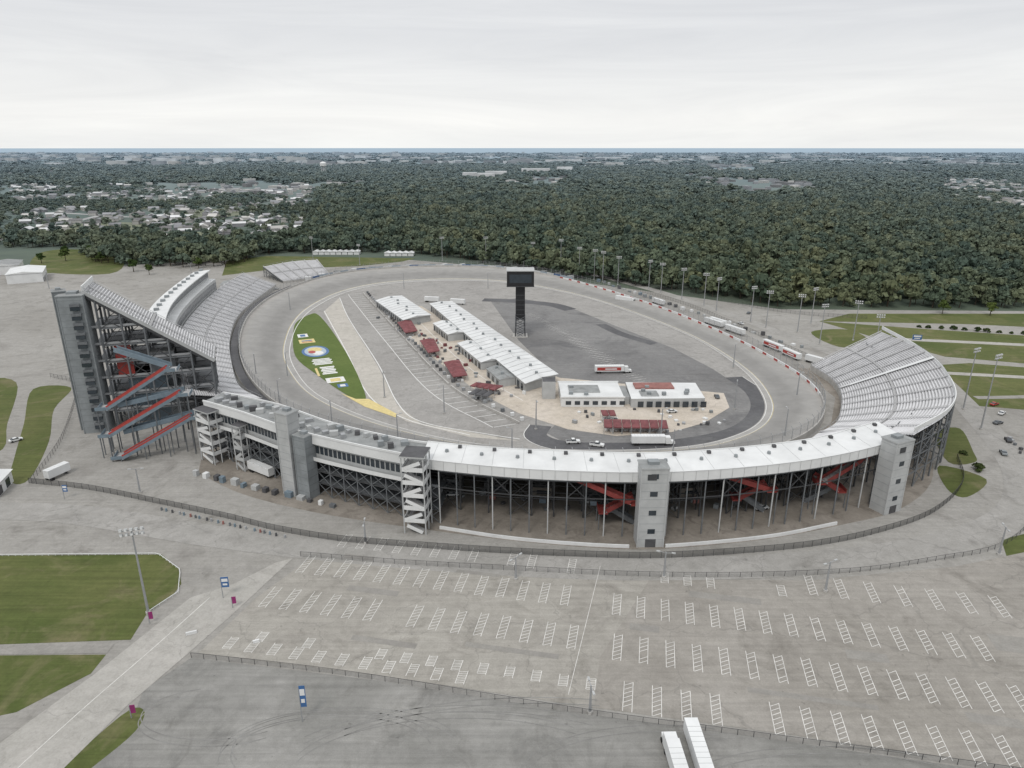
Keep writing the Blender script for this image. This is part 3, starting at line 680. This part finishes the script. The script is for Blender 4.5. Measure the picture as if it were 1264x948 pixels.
for i in range(14): b.box(-167,258.3,3.5+i*3.75,3.4,.9,1.1,'steelg',.25); b.box(-167,258.1,2+i*3.75,3.2,.9,1.4,'glass',.25)
b.build('landings',E)
def stair_tower(name,x,y,w,d,h,rot,nl,guard='white',post='panelL',roof='roofd'):
    E=empty(name); b=MB(); c,s=math.cos(rot),math.sin(rot)
    def L(u,v,z=None): 
        p=(x+u*c-v*s,y+u*s+v*c); return p if z is None else (*p,z)
    for u in (-w/2,w/2):
        for v in (-d/2,0,d/2): b.beam(L(u,v,0),L(u,v,h),.35,post)
    for i in range(nl+1):
        z=h*i/nl
        if i<nl:
            if i>0:
                for u in (-w*.4,w*.4): b.box(*L(u,0),z-.15,w*.2,d,.25,'aisle',rot)
                b.box(*L(0,-d/2-.05),z-.3,w+.2,.12,1.4,guard,rot)
                for u in (-w/2-.05,w/2+.05): b.box(*L(u,0),z-.3,.12,d,1.4,guard,rot)
            dz=h/nl; sg=1 if i%2 else -1
            b.beam(L(-w*.32*sg,-d/4,z),L(w*.32*sg,-d/4,z+dz/2),d*.38,'aisle',.3); b.beam(L(w*.32*sg,d/4,z+dz/2),L(-w*.32*sg,d/4,z+dz),d*.38,'aisle',.3)
            b.beam(L(-w*.36*sg,-d/2-.13,z+.7),L(w*.36*sg,-d/2-.13,z+dz/2+.7),.1,guard,1.1)
    b.box(x,y,h,w+.8,d+.8,.5,post,rot,roof); b.build('stair_frame',E)
stair_tower('stair_tower',-28.5,184.5,6.6,7,25,-.15,6); stair_tower('stair_tower',-110,233,8,6,20,-.6,5)
stair_tower('stair_tower',-96,226,4,5,17,-.5,4,'panelL')
def stair_flight(b,a,c,w,k,kt='aisle',side=None):
    a=Vector(a);c=Vector(c); d=(c-a); hd=Vector((d.x,d.y,0)).normalized(); nrm=Vector((-hd.y,hd.x,0))
    b.beam(a,c,w,kt,.3)
    for s in (-1,1):
        if side: b.beam(a+nrm*s*w/2+Vector((0,0,.6)),c+nrm*s*w/2+Vector((0,0,.6)),.14,side,1.3); b.beam(a+nrm*s*w/2+Vector((0,0,1.5)),c+nrm*s*w/2+Vector((0,0,1.5)),.18,k,.55)
        else: b.beam(a+nrm*s*w/2+Vector((0,0,.65)),c+nrm*s*w/2+Vector((0,0,.65)),.14,k,1.5)
    nst=int(d.length/1.2)
    for i in range(nst): p=a+d*(i+.5)/nst; b.box(p.x,p.y,p.z+.16,.5,w*.9,.12,'tread',math.atan2(hd.y,hd.x))
E=empty('exit_stairs'); b=MB()
for (x0,y0,z0,x1,y1,z1) in ((19,182.5,17.4,35,181,10.6),(63.5,184.2,17.4,77.5,188.5,11),(117,203,17.4,98,194.5,10.5)):
    stair_flight(b,(x0,y0,z0),(x1,y1,z1),2.6,'red'); dx=1 if x1>x0 else -1
    b.box(x1+dx*1.5,y1,z1-.2,3.2,3.6,.3,'red'); b.box(x1+dx*3,y1,z1,.12,3.6,1.2,'red')
    stair_flight(b,(x1+dx*1.2,y1+3.4,z1),(x1-dx*6.5,y1+3.8,z1-5),2.4,'red'); stair_flight(b,(x1-dx*6,y1+6.4,z1-5),(x1+dx*2.5,y1+6.6,.1),2.4,'steelg')
    b.box(x1-dx*7.5,y1+5,z1-5.2,2.8,5.6,.3,'red'); b.box(x1-dx*8.8,y1+5,z1-5,.12,5.6,1.2,'red')
    for uu,vv,zz in ((3,1.7,z1),(3,-1.7,z1),(-8.8,7.6,z1-5),(-8.8,2.4,z1-5)): b.beam((x1+dx*uu,y1+vv,0),(x1+dx*uu,y1+vv,zz),.25,'steelg')
b.build('flights',E)
E=empty('exit_stairs'); b=MB()
fl3=[((-144,232.5,1),(-120,239.5,14)),((-149,235.5,8.5),(-124,241.5,22.5)),((-150,238.5,18),(-129,245,31))]
for a,c in fl3:
    stair_flight(b,a,c,3.4,'redb','sky','slate'); a=Vector(a);c=Vector(c)
    for p,dx in ((a,-1),(c,1)):
        b.box(p.x+dx*1.8,p.y+1.6,p.z-.2,3.8,6,.3,'aisle',.25); b.box(p.x+dx*3.6,p.y+1.6,p.z-.1,.15,6,1.3,'slate',.25); b.box(p.x+dx*1.8,p.y-1.5,p.z-.1,3.8,.15,1.3,'slate',.25)
        for u in (.2,3.4):
            for v in (-1.2,4.4): b.beam((p.x+dx*u,p.y+v,0),(p.x+dx*u,p.y+v,p.z),.3,'steelg')
    for t in (.33,.66):
        p=a.lerp(c,t)
        for v in (-1.3,1.3): b.beam((p.x,p.y+v,0),(p.x,p.y+v,p.z),.28,'steelg')
for a,c in (((-120,243.5,14),(-145,238,8.7)),((-124,245,22.5),(-147,241,18.2)),((-129,248,31),(-148,247,38))): stair_flight(b,a,c,2.6,'slate','steelg','slate')
b.build('flights',E)
E=empty('bleachers'); stand(E,[(-196,585),(-175,600),(-160,606)],[(-222,615),(-205,645),(-185,655)],1.5,9,16,14,8,True,'steelg',9,(4,))
# ------------------------------------------------------------------ fences
def fence(name,pts,h=2.0,closed=False,k='wire',sp=3.0):
    C=catmull(pts) if len(pts)>2 else np.array(pts,float); C=resample(C,max(2,int(length(C)/sp)))
    b=MB()
    for i in range(len(C)):
        b.beam((*C[i],0),(*C[i],h),.09,'steel')
        if i<len(C)-1: b.beam((*C[i],h),(*C[i+1],h),.06,'steel'); b.quad((*C[i],.05),(*C[i+1],.05),(*C[i+1],h),(*C[i],h),k)
    b.build(name)
fence('chain_link_fence',[(-167,214),(-143,209),(-114,199),(-89,190),(-72,183),(-51,177),(-31,174),(-7,171),(16,169),(39,168),(62,170),(87,174),(109,181),(133,193),(155,213),(166,234)],2.1,k='wired')
fence('chain_link_fence',[(-60,169),(-30,165),(2,162),(32,159.5),(59,159),(81,160),(99,162),(120,167),(138,172),(154,182),(172,200)],1.6)
fence('chain_link_fence',[(-73,128),(-49,124.5),(-27,120.5),(15,111.5),(43,106.5),(96,97),(150,86)],1.4)
fence('chain_link_fence',[(-233,330),(-212,318),(-198,292),(-178,250),(-166,214)],2.2)
fence('chain_link_fence',[(60,650),(95,592),(150,520),(195,470),(240,455)],2.4); fence('chain_link_fence',[(96,560),(128,495),(148,425),(160,375),(168,345)],2.4)
b=MB(); C=resample(np.array([(-160,169),(-101,170),(-91,162),(-87,152),(-91,143.5)],float),50)
for i in range(49): b.beam((*C[i],.5),(*C[i+1],.5),.14,'white',.16)
for i in range(50): b.beam((*C[i],0),(*C[i],.6),.14,'white')
b.build('guard_rail')
# ------------------------------------------------------------------ poles
cache={}
def light_pole(x,y,h,heads,rot=0):
    key=(h,heads)
    if key not in cache:
        b=MB(); b.cyl(0,0,0,.34,.16,h,'galv',8); b.cyl(0,0,0,.6,.6,.6,'conc',8)
        if heads>2:
            for r_ in range(2):
                b.beam((-heads*.28,0,h-.4-r_*1.2),(heads*.28,0,h-.4-r_*1.2),.16,'galv')
                for i in range(heads//2): xx=(i-(heads//2-1)/2)*1.15; b.box(xx,-.3,h-.3-r_*1.2,.7,.55,.6,'panelL'); b.box(xx,-.62,h-.25-r_*1.2,.5,.06,.45,'white')
        else:
            for s in (-1,1)[:heads]: b.beam((0,0,h-.3),(s*1.8,0,h),.12,'galv'); b.box(s*2.0,0,h-.15,1.0,.45,.25,'panelL')
        cache[key]=b.build('light_pole'); o=cache[key]
    else: o=bpy.data.objects.new('light_pole',cache[key].data); COL.objects.link(o)
    o.location=(x,y,0); o.rotation_euler=(0,0,rot)
for x,y,h in ((-203,706,24),(-71,705,24),(-26,690,26),(45,638,30),(72,601,26),(78,590,26),(89,575,24),(111,554,24),(129,516,24),(140,494,24),(144,476,24),(158,445,24),(163,430,24),(179,419,24),(181,391,24),(-150,680,20),(20,665,24),(205,400,24),(196,440,24),(118,540,24),(60,615,26),(200,365,24)):
    light_pole(x,y,h,8,random.uniform(-.6,.6))
light_pole(193,262,32,8,.5); light_pole(200,285,28,8,.5); light_pole(-90.7,143.8,24,10,.3)
for x,y,h in ((41,158.8,8),(82,152.7,9),(138.8,169.8,9),(16,111.8,7),(1,158,7),(-43,176,7),(-125,207,9),(-230,520,14),(-300,480,14),(-280,600,14),(-380,560,14)): light_pole(x,y,h,2,random.uniform(0,3))
for i,(x,y) in enumerate(((-131,330),(-105,287),(-75,262),(-45,246),(0,232),(60,231),(110,252),(134,300),(-60,300),(-30,280),(10,262),(60,252),(100,285),(118,345),(-20,560),(-90,560),(-115,330),(-160,480))):
    light_pole(x*.985,y,13,1,random.uniform(0,6))
def banner(x,y,h,w,ph,k,rot,top=None):
    E=empty('banner_sign'); b=MB(); b.cyl(x,y,0,.12,.1,h,'galv',8)
    c,s=math.cos(rot),math.sin(rot); b.box(x+c*w/2*1.05,y+s*w/2*1.05,h-ph,w,.1,ph,k,rot)
    if top: b.box(x+c*w/2*1.05,y+s*w/2*1.05,h-ph*.45,w*.8,.14,ph*.3,top,rot); b.box(x+c*w/2*1.05,y+s*w/2*1.05,h-ph*.8,w*.6,.14,ph*.18,top,rot)
    b.build('post_and_panel',E)
banner(-74.5,150,6.2,1.9,3,'blue',.1,'white'); banner(-70.5,146,3.2,1,2,'purple',.2); banner(-42.4,109.5,9,1.2,5.2,'blue',.1,'white'); banner(-77.5,110.5,3.2,1,2,'purple',.2); banner(-88.5,140,3.2,1,2,'purple',.2)
banner(235,391,6,5,3,'blue',-.2,'white'); banner(-148,203,5,1.6,2.4,'blue',0,'white'); banner(215,350,5,4,2.5,'blue',.3)
b=MB()
for i in range(22):
    x=-112+i*2.1+random.uniform(-.6,.6);y=197.5-(x+118)*.37; b.cyl(x,y,0,.35,.3,1.0,['steelg','slate','roofd','galv','slate','brick'][i%6],10)
for p in ((-76.5,136,2.4),(-60,133,1.4)): b.box(p[0],p[1],0,p[2],.4,.8,'white',.4)
b.build('traffic_barrels')
# ------------------------------------------------------------------ vehicles
def wheel(b,x,y,r=.42,w=.3):
    n=12; vs=[]
    for yy in (y-w/2,y+w/2): vs+=[(x+r*math.cos(i*2*math.pi/n),yy,r+r*math.sin(i*2*math.pi/n)) for i in range(n)]
    b.add(vs,[(i,(i+1)%n,n+(i+1)%n,n+i) for i in range(n)]+[tuple(range(n)),tuple(range(n,2*n))],'rubber')
def prof(b,pts,w,k,y0=0):
    n=len(pts); vs=[(x,y0-w/2,z) for x,z in pts]+[(x,y0+w/2,z) for x,z in pts]
    b.add(vs,[(i,(i+1)%n,n+(i+1)%n,n+i) for i in range(n)]+[tuple(range(n))[::-1],tuple(range(n,2*n))],k)
def place(E,x,y,r,z=0.1): E.location=(x,y,z); E.rotation_euler=(0,0,r)
def car(x,y,r,k,pick=False,z=.1):
    E=empty('pickup_truck' if pick else 'parked_car'); b=MB()
    if pick:
        prof(b,[(-2.8,.45),(2.7,.45),(2.8,.9),(2.6,1.15),(1.2,1.25),(-.6,1.25),(-2.8,1.25)],1.95,k)
        prof(b,[(1.2,1.25),(.5,1.9),(-.6,1.92),(-.8,1.25)],1.7,'glass'); b.box(-.05,0,1.88,1.2,1.6,.08,k); b.box(-1.8,0,1.252,1.9,1.6,.02,'roofd')
        xs=(-1.8,1.75)
    else:
        prof(b,[(-2.3,.4),(2.2,.4),(2.3,.8),(1.1,1.0),(-1.7,1.05),(-2.3,.95)],1.8,k); prof(b,[(1.1,1.0),(.3,1.42),(-1.0,1.42),(-1.8,1.03)],1.55,'glass'); b.box(-.35,0,1.4,1.25,1.45,.06,k)
        xs=(-1.45,1.4)
    for xx in xs:
        for yy in (-.85,.85): wheel(b,xx,yy,.38,.25)
    b.build('body_and_wheels',E); place(E,x,y,r,z)
def semi(x,y,r,side='white',L=14,cab='white',stripe_k='red',z=.1):
    E=empty('semi_truck' if cab else 'cargo_trailer'); b=MB()
    b.box(0,0,1.1,L,2.6,2.9,'white'); 
    if side!='white':
        for s in (-1,1): b.box(-L*.02,s*1.31,1.6,L*.82,.03,1.7,side); b.box(L*.05,s*1.33,2.1,L*.4,.03,.6,'white')
    for i in range(1,int(L/1.2)): b.box(-L/2+i*1.2,0,4.0,.06,2.6,.03,'panelL')
    for xx in (-L*.4,-L*.31):
        for yy in (-1.1,1.1): wheel(b,xx,yy,.5,.4)
    if cab:
        b.box(L/2+1.1,0,.8,1.9,2.4,2.7,cab); prof(b,[(L/2+2.05,.7),(L/2+3.9,.7),(L/2+3.8,1.7),(L/2+2.05,1.9)],2.1,cab); b.box(L/2+2.07,0,2.1,.06,2.1,.9,'glass'); 
        b.box(L/2+.6,0,.6,6,1,.4,'steel')
        for xx in (L/2+.2,L/2+3):
            for yy in (-1.05,1.05): wheel(b,xx,yy,.5,.4)
    else: b.box(L*.35,0,0,.2,1.8,1.1,'steel')
    b.build('trailer_body',E); place(E,x,y,r,z)
car(24,248,.1,'white',True); car(33,245,-.3,'white',True); car(-42,420,1.9,'white'); car(70,281,.2,'white'); car(95,300,1.5,'steelg')
semi(53,246.5,0,'white',13); semi(50,337,.03,'redb',15); semi(84,509,-.75,'white',14,'white')
semi(131,436,-1.1,'white',16,None); semi(139,417,-1.15,'white',16,None); semi(134.5,438,-1.1,'white',14,None); semi(150,381,-1.25,'redb',16,None); semi(154,364,-1.3,'redb',14,None); semi(163,352,-1.0,'white',13,None); semi(108,500,-1.1,'white',12,None); semi(-60,508,-.2,'white',11,None); semi(-40,500,-.3,'white',11,None)
semi(35.2,97,1.58,'white',19,None); semi(30.5,98,1.6,'white',7,'white'); semi(-89,221,-.6,'white',12,None); semi(-160,219,1.2,'white',8,None)
for x,y,r,k in ((204,268,.4,'steelg'),(213,279,.7,'white'),(217,290,.5,'redb'),(-196,250,.9,'white'),(-192,556,1.0,'white'),(60,560,.9,'black'),(196,250,1.2,'roofd'),(186,238,1.2,'panel'),(150,440,1.9,'white'),(165,470,1.0,'steelg'),(-20,205,.1,'white'),(80,196,.2,'white'),(10,330,1.9,'white'),(-64,470,1.9,'panel'),(30,315,0,'roofd'),(36,315.5,0,'white'),(-12,372,1.95,'white'),(-70,445,1.9,'white')): car(x,y,r,k)
b=MB()
for i in range(9): b.box(190+i*.9+random.uniform(-1.5,1.5),226+i*3.2+random.uniform(-1.2,1.2),0,random.uniform(.8,2),1.0,1.0,random.choice(['steelg','galv','roofd']),random.uniform(0,3))
for i in range(30):
    t=i/30; x=75+t*95+random.uniform(-1,1); y=590-t*215+random.uniform(-2,2); b.box(x,y,0,random.uniform(1.2,3),random.uniform(1.2,2.4),random.uniform(1,2.6),random.choice(['white','panelL','roofd','slate','panel']),-1.1)
b.build('equipment_crates')
b=MB()
for i in range(14):
    x=-112+i*4.2; y=216-i*1.75; b.box(x+random.uniform(-1,1),y+4,0,random.uniform(1.2,2.6),random.uniform(1.2,2),random.uniform(.9,2.3),random.choice(['steelg','panelL','roofd','slate','white','panel']),-.4)
b.build('storage_boxes')
def gable(b,x,y,w,d,h,r,wk,rk,rise=None):
    rise=rise or w*.28; c,s=math.cos(r),math.sin(r)
    def L(u,v,z): return (x+u*c-v*s,y+u*s+v*c,z)
    b.box(x,y,0,w,d,h,wk,r); o=.5
    e=[L(-w/2-o,-d/2-o,h),L(w/2+o,-d/2-o,h),L(w/2+o,d/2+o,h),L(-w/2-o,d/2+o,h),L(0,-d/2-o,h+rise),L(0,d/2+o,h+rise)]
    b.add(e,[(0,4,5,3),(1,2,5,4)],rk); b.add(e,[(0,1,4),(3,5,2)],wk)
def warehouse(x,y,w,d,h,r,rk='roofw'):
    E=empty('warehouse_building'); b=MB(); gable(b,x,y,w,d,h,r,'white',rk,w*.07)
    c,s=math.cos(r),math.sin(r)
    for i in range(int(d/6)):
        v=-d/2+3+i*6
        for sg in (-1,1): b.box(x+sg*(w/2+.05)*c-v*s,y+sg*(w/2+.05)*s+v*c,.2,.1,3,3,'glass' if i%2 else 'roofd',r)
    b.build('shell',E)
warehouse(-425,602,26,40,8,.5); warehouse(-470,640,24,36,8,.5,'roofg'); warehouse(-176,208,9,13,4.5,.25); warehouse(-450,565,16,26,6,.5); warehouse(-232,560,10,16,5,.2,'roofg'); warehouse(-240,500,9,14,7,.2,'roofg')
E=empty('vendor_tents'); b=MB()
for i in range(8): x=-212+i*6.3; gable(b,x,752,5.6,9,3.2,0,'white','roofw',1.4)
for i in range(5): x=-133+i*6.3; gable(b,x,742,5.6,9,3.2,0,'white','roofw',1.4)
b.build('tents',E)
# ------------------------------------------------------------------ trees
def tree_mesh(name,h,r,nl,nq,leaf,mat,seed,trunk=True,jit=.45):
    rg=np.random.default_rng(seed); b=MB()
    if trunk:
        b.cyl(0,0,0,.35,.18,h*.55,'bark',6)
        for i in range(5):
            a=rg.uniform(0,6.28); b.beam((0,0,h*rg.uniform(.3,.45)),(math.cos(a)*r*.6,math.sin(a)*r*.6,h*rg.uniform(.55,.75)),.18,'bark')
    for i in range(nl):
        a=rg.uniform(0,6.28); rr=r*math.sqrt(rg.uniform(0,1))*.72; zf=rg.uniform(0,1)
        cz=h*(.40+.48*zf); sc=1-.55*max(0,zf-.45)/.55; cx,cy=math.cos(a)*rr*sc,math.sin(a)*rr*sc; lr=r*rg.uniform(.28,.46)
        for q in range(nq):
            d=rg.normal(size=3); d/=np.linalg.norm(d); d[2]=abs(d[2])*.9-.25 if rg.random()<.85 else d[2]
            p=np.array([cx,cy,cz])+d*lr*rg.uniform(.8,1.08)*np.array([1,1,.8])
            nrm=d+rg.normal(size=3)*jit; nrm/=np.linalg.norm(nrm); t=np.cross(nrm,rg.normal(size=3)); t/=np.linalg.norm(t); u=np.cross(nrm,t); s=leaf*rg.uniform(.6,1.3)
            b.add([p-t*s-u*s*.6,p+t*s*.9-u*s*.5,p+t*s*.6+u*s,p-t*s*.8+u*s*.7],[(0,1,2,3)],mat)
    me_o=b.build(name); return me_o
FC=bpy.data.collections.new('forest_tree_variants')
for i in range(7):
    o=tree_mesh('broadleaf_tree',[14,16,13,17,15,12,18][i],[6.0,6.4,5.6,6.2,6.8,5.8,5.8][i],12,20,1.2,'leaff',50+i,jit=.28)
    COL.objects.unlink(o); FC.objects.link(o)
EDGE=[(-900,760),(-620,800),(-500,800),(-425,700),(-370,668),(-275,664),(-262,745),(-100,740),(-50,712),(55,605),(142,538),(196,492),(366,485),(560,430),(720,260),(900,180),(2500,100)]
EX=[e[0] for e in EDGE];EY=[e[1] for e in EDGE]
pts=[];scs=[]
def nzf(x,y): return noise.noise(Vector((x*.0022+3,y*.0011,0)))+.4*noise.noise(Vector((x*.009,y*.006,7)))
def THR(y): return .28 if y<4200 else .12
def town(x,y):
    m=noise.noise(Vector((x*.006,y*.004,21)))
    if 840<y<2150 and -.72*y<x<-.25*y-40: return .10 if m>-.12 else .62
    if x<-.72*y and 700<y<2600: return .4
    if x>.60*y and 1250<y<2700: return .18 if m>0 else .8
    return 1
def scatter(y0,y1,sp,sc,zs):
    y=y0
    while y<y1:
        xm=.80*y+130; xs=np.arange(-xm,xm,sp); 
        for x in xs:
            px_=x+random.uniform(-.5,.5)*sp; py_=y+random.uniform(-.5,.5)*sp
            if py_<np.interp(px_,EX,EY): continue
            if py_>1700 and nzf(px_,py_)>THR(py_): continue
            if -262<px_<-100 and py_<760: continue
            tw=town(px_,py_)
            if random.random()>tw: continue
            pts.append((px_,py_,-1.5*random.random())); k=sc*random.uniform(.65,1.3)*(1+.15*noise.noise(Vector((px_*.01,py_*.01,3))))
            if tw<1: k*=.8
            scs.append((k,k,k*zs*random.uniform(.75,1.15)*(.85 if tw<1 else 1)))
        y+=sp
scatter(170,1500,9.6,1.1,.95); scatter(1500,4200,16.5,1.7,.58); scatter(4200,13000,64,5.0,.2)
me=bpy.data.meshes.new('forest'); me.from_pydata(pts,[],[])
a=me.attributes.new('sc','FLOAT_VECTOR','POINT'); a.data.foreach_set('vector',np.array(scs).ravel())
fo=bpy.data.objects.new('forest',me); COL.objects.link(fo)
ng=bpy.data.node_groups.new('forest_scatter','GeometryNodeTree')
ng.interface.new_socket('Geometry',in_out='INPUT',socket_type='NodeSocketGeometry'); ng.interface.new_socket('Geometry',in_out='OUTPUT',socket_type='NodeSocketGeometry')
gi=ng.nodes.new('NodeGroupInput');go=ng.nodes.new('NodeGroupOutput'); ip=ng.nodes.new('GeometryNodeInstanceOnPoints'); ci=ng.nodes.new('GeometryNodeCollectionInfo')
ci.inputs['Collection'].default_value=FC; ci.inputs['Separate Children'].default_value=True; ci.inputs['Reset Children'].default_value=True
ip.inputs['Pick Instance'].default_value=True
rv=ng.nodes.new('FunctionNodeRandomValue'); rv.data_type='FLOAT_VECTOR'; rv.inputs[0].default_value=(0,0,0); rv.inputs[1].default_value=(.08,.08,6.28)
na=ng.nodes.new('GeometryNodeInputNamedAttribute'); na.data_type='FLOAT_VECTOR'; na.inputs['Name'].default_value='sc'
ng.links.new(gi.outputs[0],ip.inputs['Points']); ng.links.new(ci.outputs[0],ip.inputs['Instance']); ng.links.new(rv.outputs[0],ip.inputs['Rotation']); ng.links.new(na.outputs[0],ip.inputs['Scale']); ng.links.new(ip.outputs[0],go.inputs[0])
md=fo.modifiers.new('scatter','NODES'); md.node_group=ng
print('trees',len(pts))
tm=[tree_mesh('broadleaf_tree',12,4.6,16,55,.5,'leafn',90),tree_mesh('broadleaf_tree',10,4,14,55,.5,'leafn',91)]
spots=[(-330,625),(-352,640),(-455,705),(-470,690),(-440,725),(-300,660),(-410,690),(330,465),(300,470),(-480,745)]
for i,(x,y) in enumerate(spots):
    if i<2: o=tm[i]
    else: o=bpy.data.objects.new('broadleaf_tree',tm[i%2].data); COL.objects.link(o)
    o.location=(x,y,0); o.rotation_euler=(0,0,i*1.3); s=random.uniform(.8,1.25); o.scale=(s,s,s)
sh=tree_mesh('shrub',2.6,2.0,9,60,.28,'hedge',99,False); sh.location=(141,158,-.6)
for i,(x,y) in enumerate([(262+j*6.2+random.uniform(-1.5,1.5),432-j*2.0) for j in range(22)]+[(144,155),(146,160),(168,224),(171,238)]):
    o=bpy.data.objects.new('shrub',sh.data); COL.objects.link(o); o.location=(x,y,-.6); s=random.uniform(.7,1.3); o.scale=(s,s,s); o.rotation_euler=(0,0,i)
# ------------------------------------------------------------------ distant town
b=MB()
for i in range(900):
    y=random.uniform(870,2150); x=random.uniform(-.70*y,-.26*y-40); 
    if y<np.interp(x,EX,EY)+60 or town(x,y)>.3 or random.random()<.35: continue
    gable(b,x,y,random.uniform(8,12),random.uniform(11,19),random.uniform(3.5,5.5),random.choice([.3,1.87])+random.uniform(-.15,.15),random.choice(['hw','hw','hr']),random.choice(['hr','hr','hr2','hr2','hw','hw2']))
for i in range(220):
    y=random.uniform(1300,2600); x=random.uniform(.60*y,.80*y)
    if town(x,y)<.3: gable(b,x,y,11,16,6,random.uniform(0,3),'hw',random.choice(['hr','hr2','hw']))
b.build('distant_houses')
rb=MB()
for pts_ in ([(-330,860),(-600,1300),(-900,2000)],[(-460,850),(-520,1100),(-560,1700)],[(-380,1050),(-800,1250)],[(-450,1400),(-1000,1550)],[(-640,860),(-700,1200)]): band(rb,pts_,12,.0,'frd')
for cx_,cy_,rx,ry in ((-420,900,50,60),(-600,1000,70,90),(-520,1250,60,90),(-760,1400,90,120),(1150,1750,90,150),(1000,1500,60,90),(-300,1150,30,80)): disc(rb,cx_,cy_,rx,ry,.02,'fgr',.3)
rb.build('distant_roads_and_meadows')
b=MB(); cnt=0; tries=0
while cnt<900 and tries<40000:
    tries+=1; y=1700+9500*random.random()**1.3; x=random.uniform(-.8,.8)*y
    if nzf(x,y)<THR(y)+.02: continue
    cnt+=1
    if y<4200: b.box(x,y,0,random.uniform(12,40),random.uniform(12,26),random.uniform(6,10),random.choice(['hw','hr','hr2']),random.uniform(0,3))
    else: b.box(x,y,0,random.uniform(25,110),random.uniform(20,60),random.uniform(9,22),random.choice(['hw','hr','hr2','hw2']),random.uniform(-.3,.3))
for i in range(120):
    y=random.uniform(4000,12500); x=random.uniform(-.78,-.15)*y if random.random()<.75 else random.uniform(-.1,.75)*y
    b.box(x,y,0,random.uniform(40,150),30,random.uniform(26,38),random.choice(['hw','hw2','hr']),random.uniform(-.2,.2))
for x,y,w in ((-90,2500,60),(-150,2560,50),(100,3050,120),(240,3300,70),(370,5200,260),(430,5300,150),(-60,2700,80),(900,6500,300),(1900,7000,200)): b.box(x,y,0,w,40,24,'hw2')
b.build('distant_commercial_buildings')
b=MB(); x,y=-778,2976
for i in range(6): a=i*math.pi/3; b.beam((x+9*math.cos(a),y+9*math.sin(a),0),(x+9*math.cos(a),y+9*math.sin(a),34),1.2,'hw2')
b.cyl(x,y,0,2,2,34,'hw2',10)
for z,r0_,r1_,h in ((32,6,13,4),(36,13,13.5,11),(47,13.5,8,4),(51,8,1,2)): b.cyl(x,y,z,r0_,r1_,h,'white',20)
b.build('water_tower',smooth=False)
# ------------------------------------------------------------------ light, sky, camera
w=bpy.data.worlds.new('World'); scene.world=w; w.use_nodes=True; nt=w.node_tree; bg=nt.nodes['Background']
sk=N(nt,'ShaderNodeTexSky',sky_type='NISHITA'); sk.sun_disc=False; EL,AZ=math.radians(52),math.radians(200)
sk.sun_elevation=EL; sk.sun_rotation=AZ
tc=N(nt,'ShaderNodeTexCoord'); sx=N(nt,'ShaderNodeSeparateXYZ'); nt.links.new(tc.outputs['Generated'],sx.inputs[0])
mp=N(nt,'ShaderNodeMapping'); mp.inputs['Scale'].default_value=(1.2,1.2,13); nt.links.new(tc.outputs['Generated'],mp.inputs[0])
f=noise_n(nt,mp.outputs[0],1.5,7,.6,.8,.3,.7)
rp=N(nt,'ShaderNodeValToRGB'); e=rp.color_ramp.elements; e[0].position=0; e[0].color=(.96,.965,.955,1); e[1].position=.6; e[1].color=(.83,.84,.855,1)
x=e.new(.035); x.color=(.94,.935,.925,1); x=e.new(.14); x.color=(.79,.795,.81,1)
nt.links.new(sx.outputs['Z'],rp.inputs[0])
cl=mixc(nt,1,rp.outputs[0],mixc(nt,f,(.90,.905,.915),(1.07,1.07,1.06)),'MULTIPLY')
mr=N(nt,'ShaderNodeMapRange'); mr.inputs[1].default_value=.25; mr.inputs[2].default_value=.9; mr.inputs[3].default_value=10; mr.inputs[4].default_value=16; nt.links.new(sx.outputs['Z'],mr.inputs[0])
cb=N(nt,'ShaderNodeCombineXYZ'); [nt.links.new(mr.outputs[0],cb.inputs[i]) for i in range(3)]
sc_=mixc(nt,1,cl,cb.outputs[0],'MULTIPLY')
for n_ in nt.nodes:
    if n_.bl_idname=='ShaderNodeMix': n_.clamp_result=False
fin=mixc(nt,.94,sk.outputs[0],sc_); nt.links.new(fin,bg.inputs[0]); bg.inputs[1].default_value=.1
sl=bpy.data.lights.new('sun','SUN'); sl.energy=1.15; sl.angle=math.radians(14); sl.color=(1,.95,.88)
so=bpy.data.objects.new('sun',sl); COL.objects.link(so)
d=Vector((math.sin(AZ)*math.cos(EL),math.cos(AZ)*math.cos(EL),math.sin(EL))); so.rotation_euler=d.to_track_quat('Z','Y').to_euler()
cam=bpy.data.cameras.new('camera'); cam.sensor_width=36; cam.lens=36*850/1264; cam.clip_start=1; cam.clip_end=150000
co=bpy.data.objects.new('camera',cam); COL.objects.link(co); co.location=(0,0,110); co.rotation_euler=(math.radians(90-19),0,0); scene.camera=co
scene.view_settings.view_transform='Standard'; scene.view_settings.look='None'; scene.view_settings.exposure=0
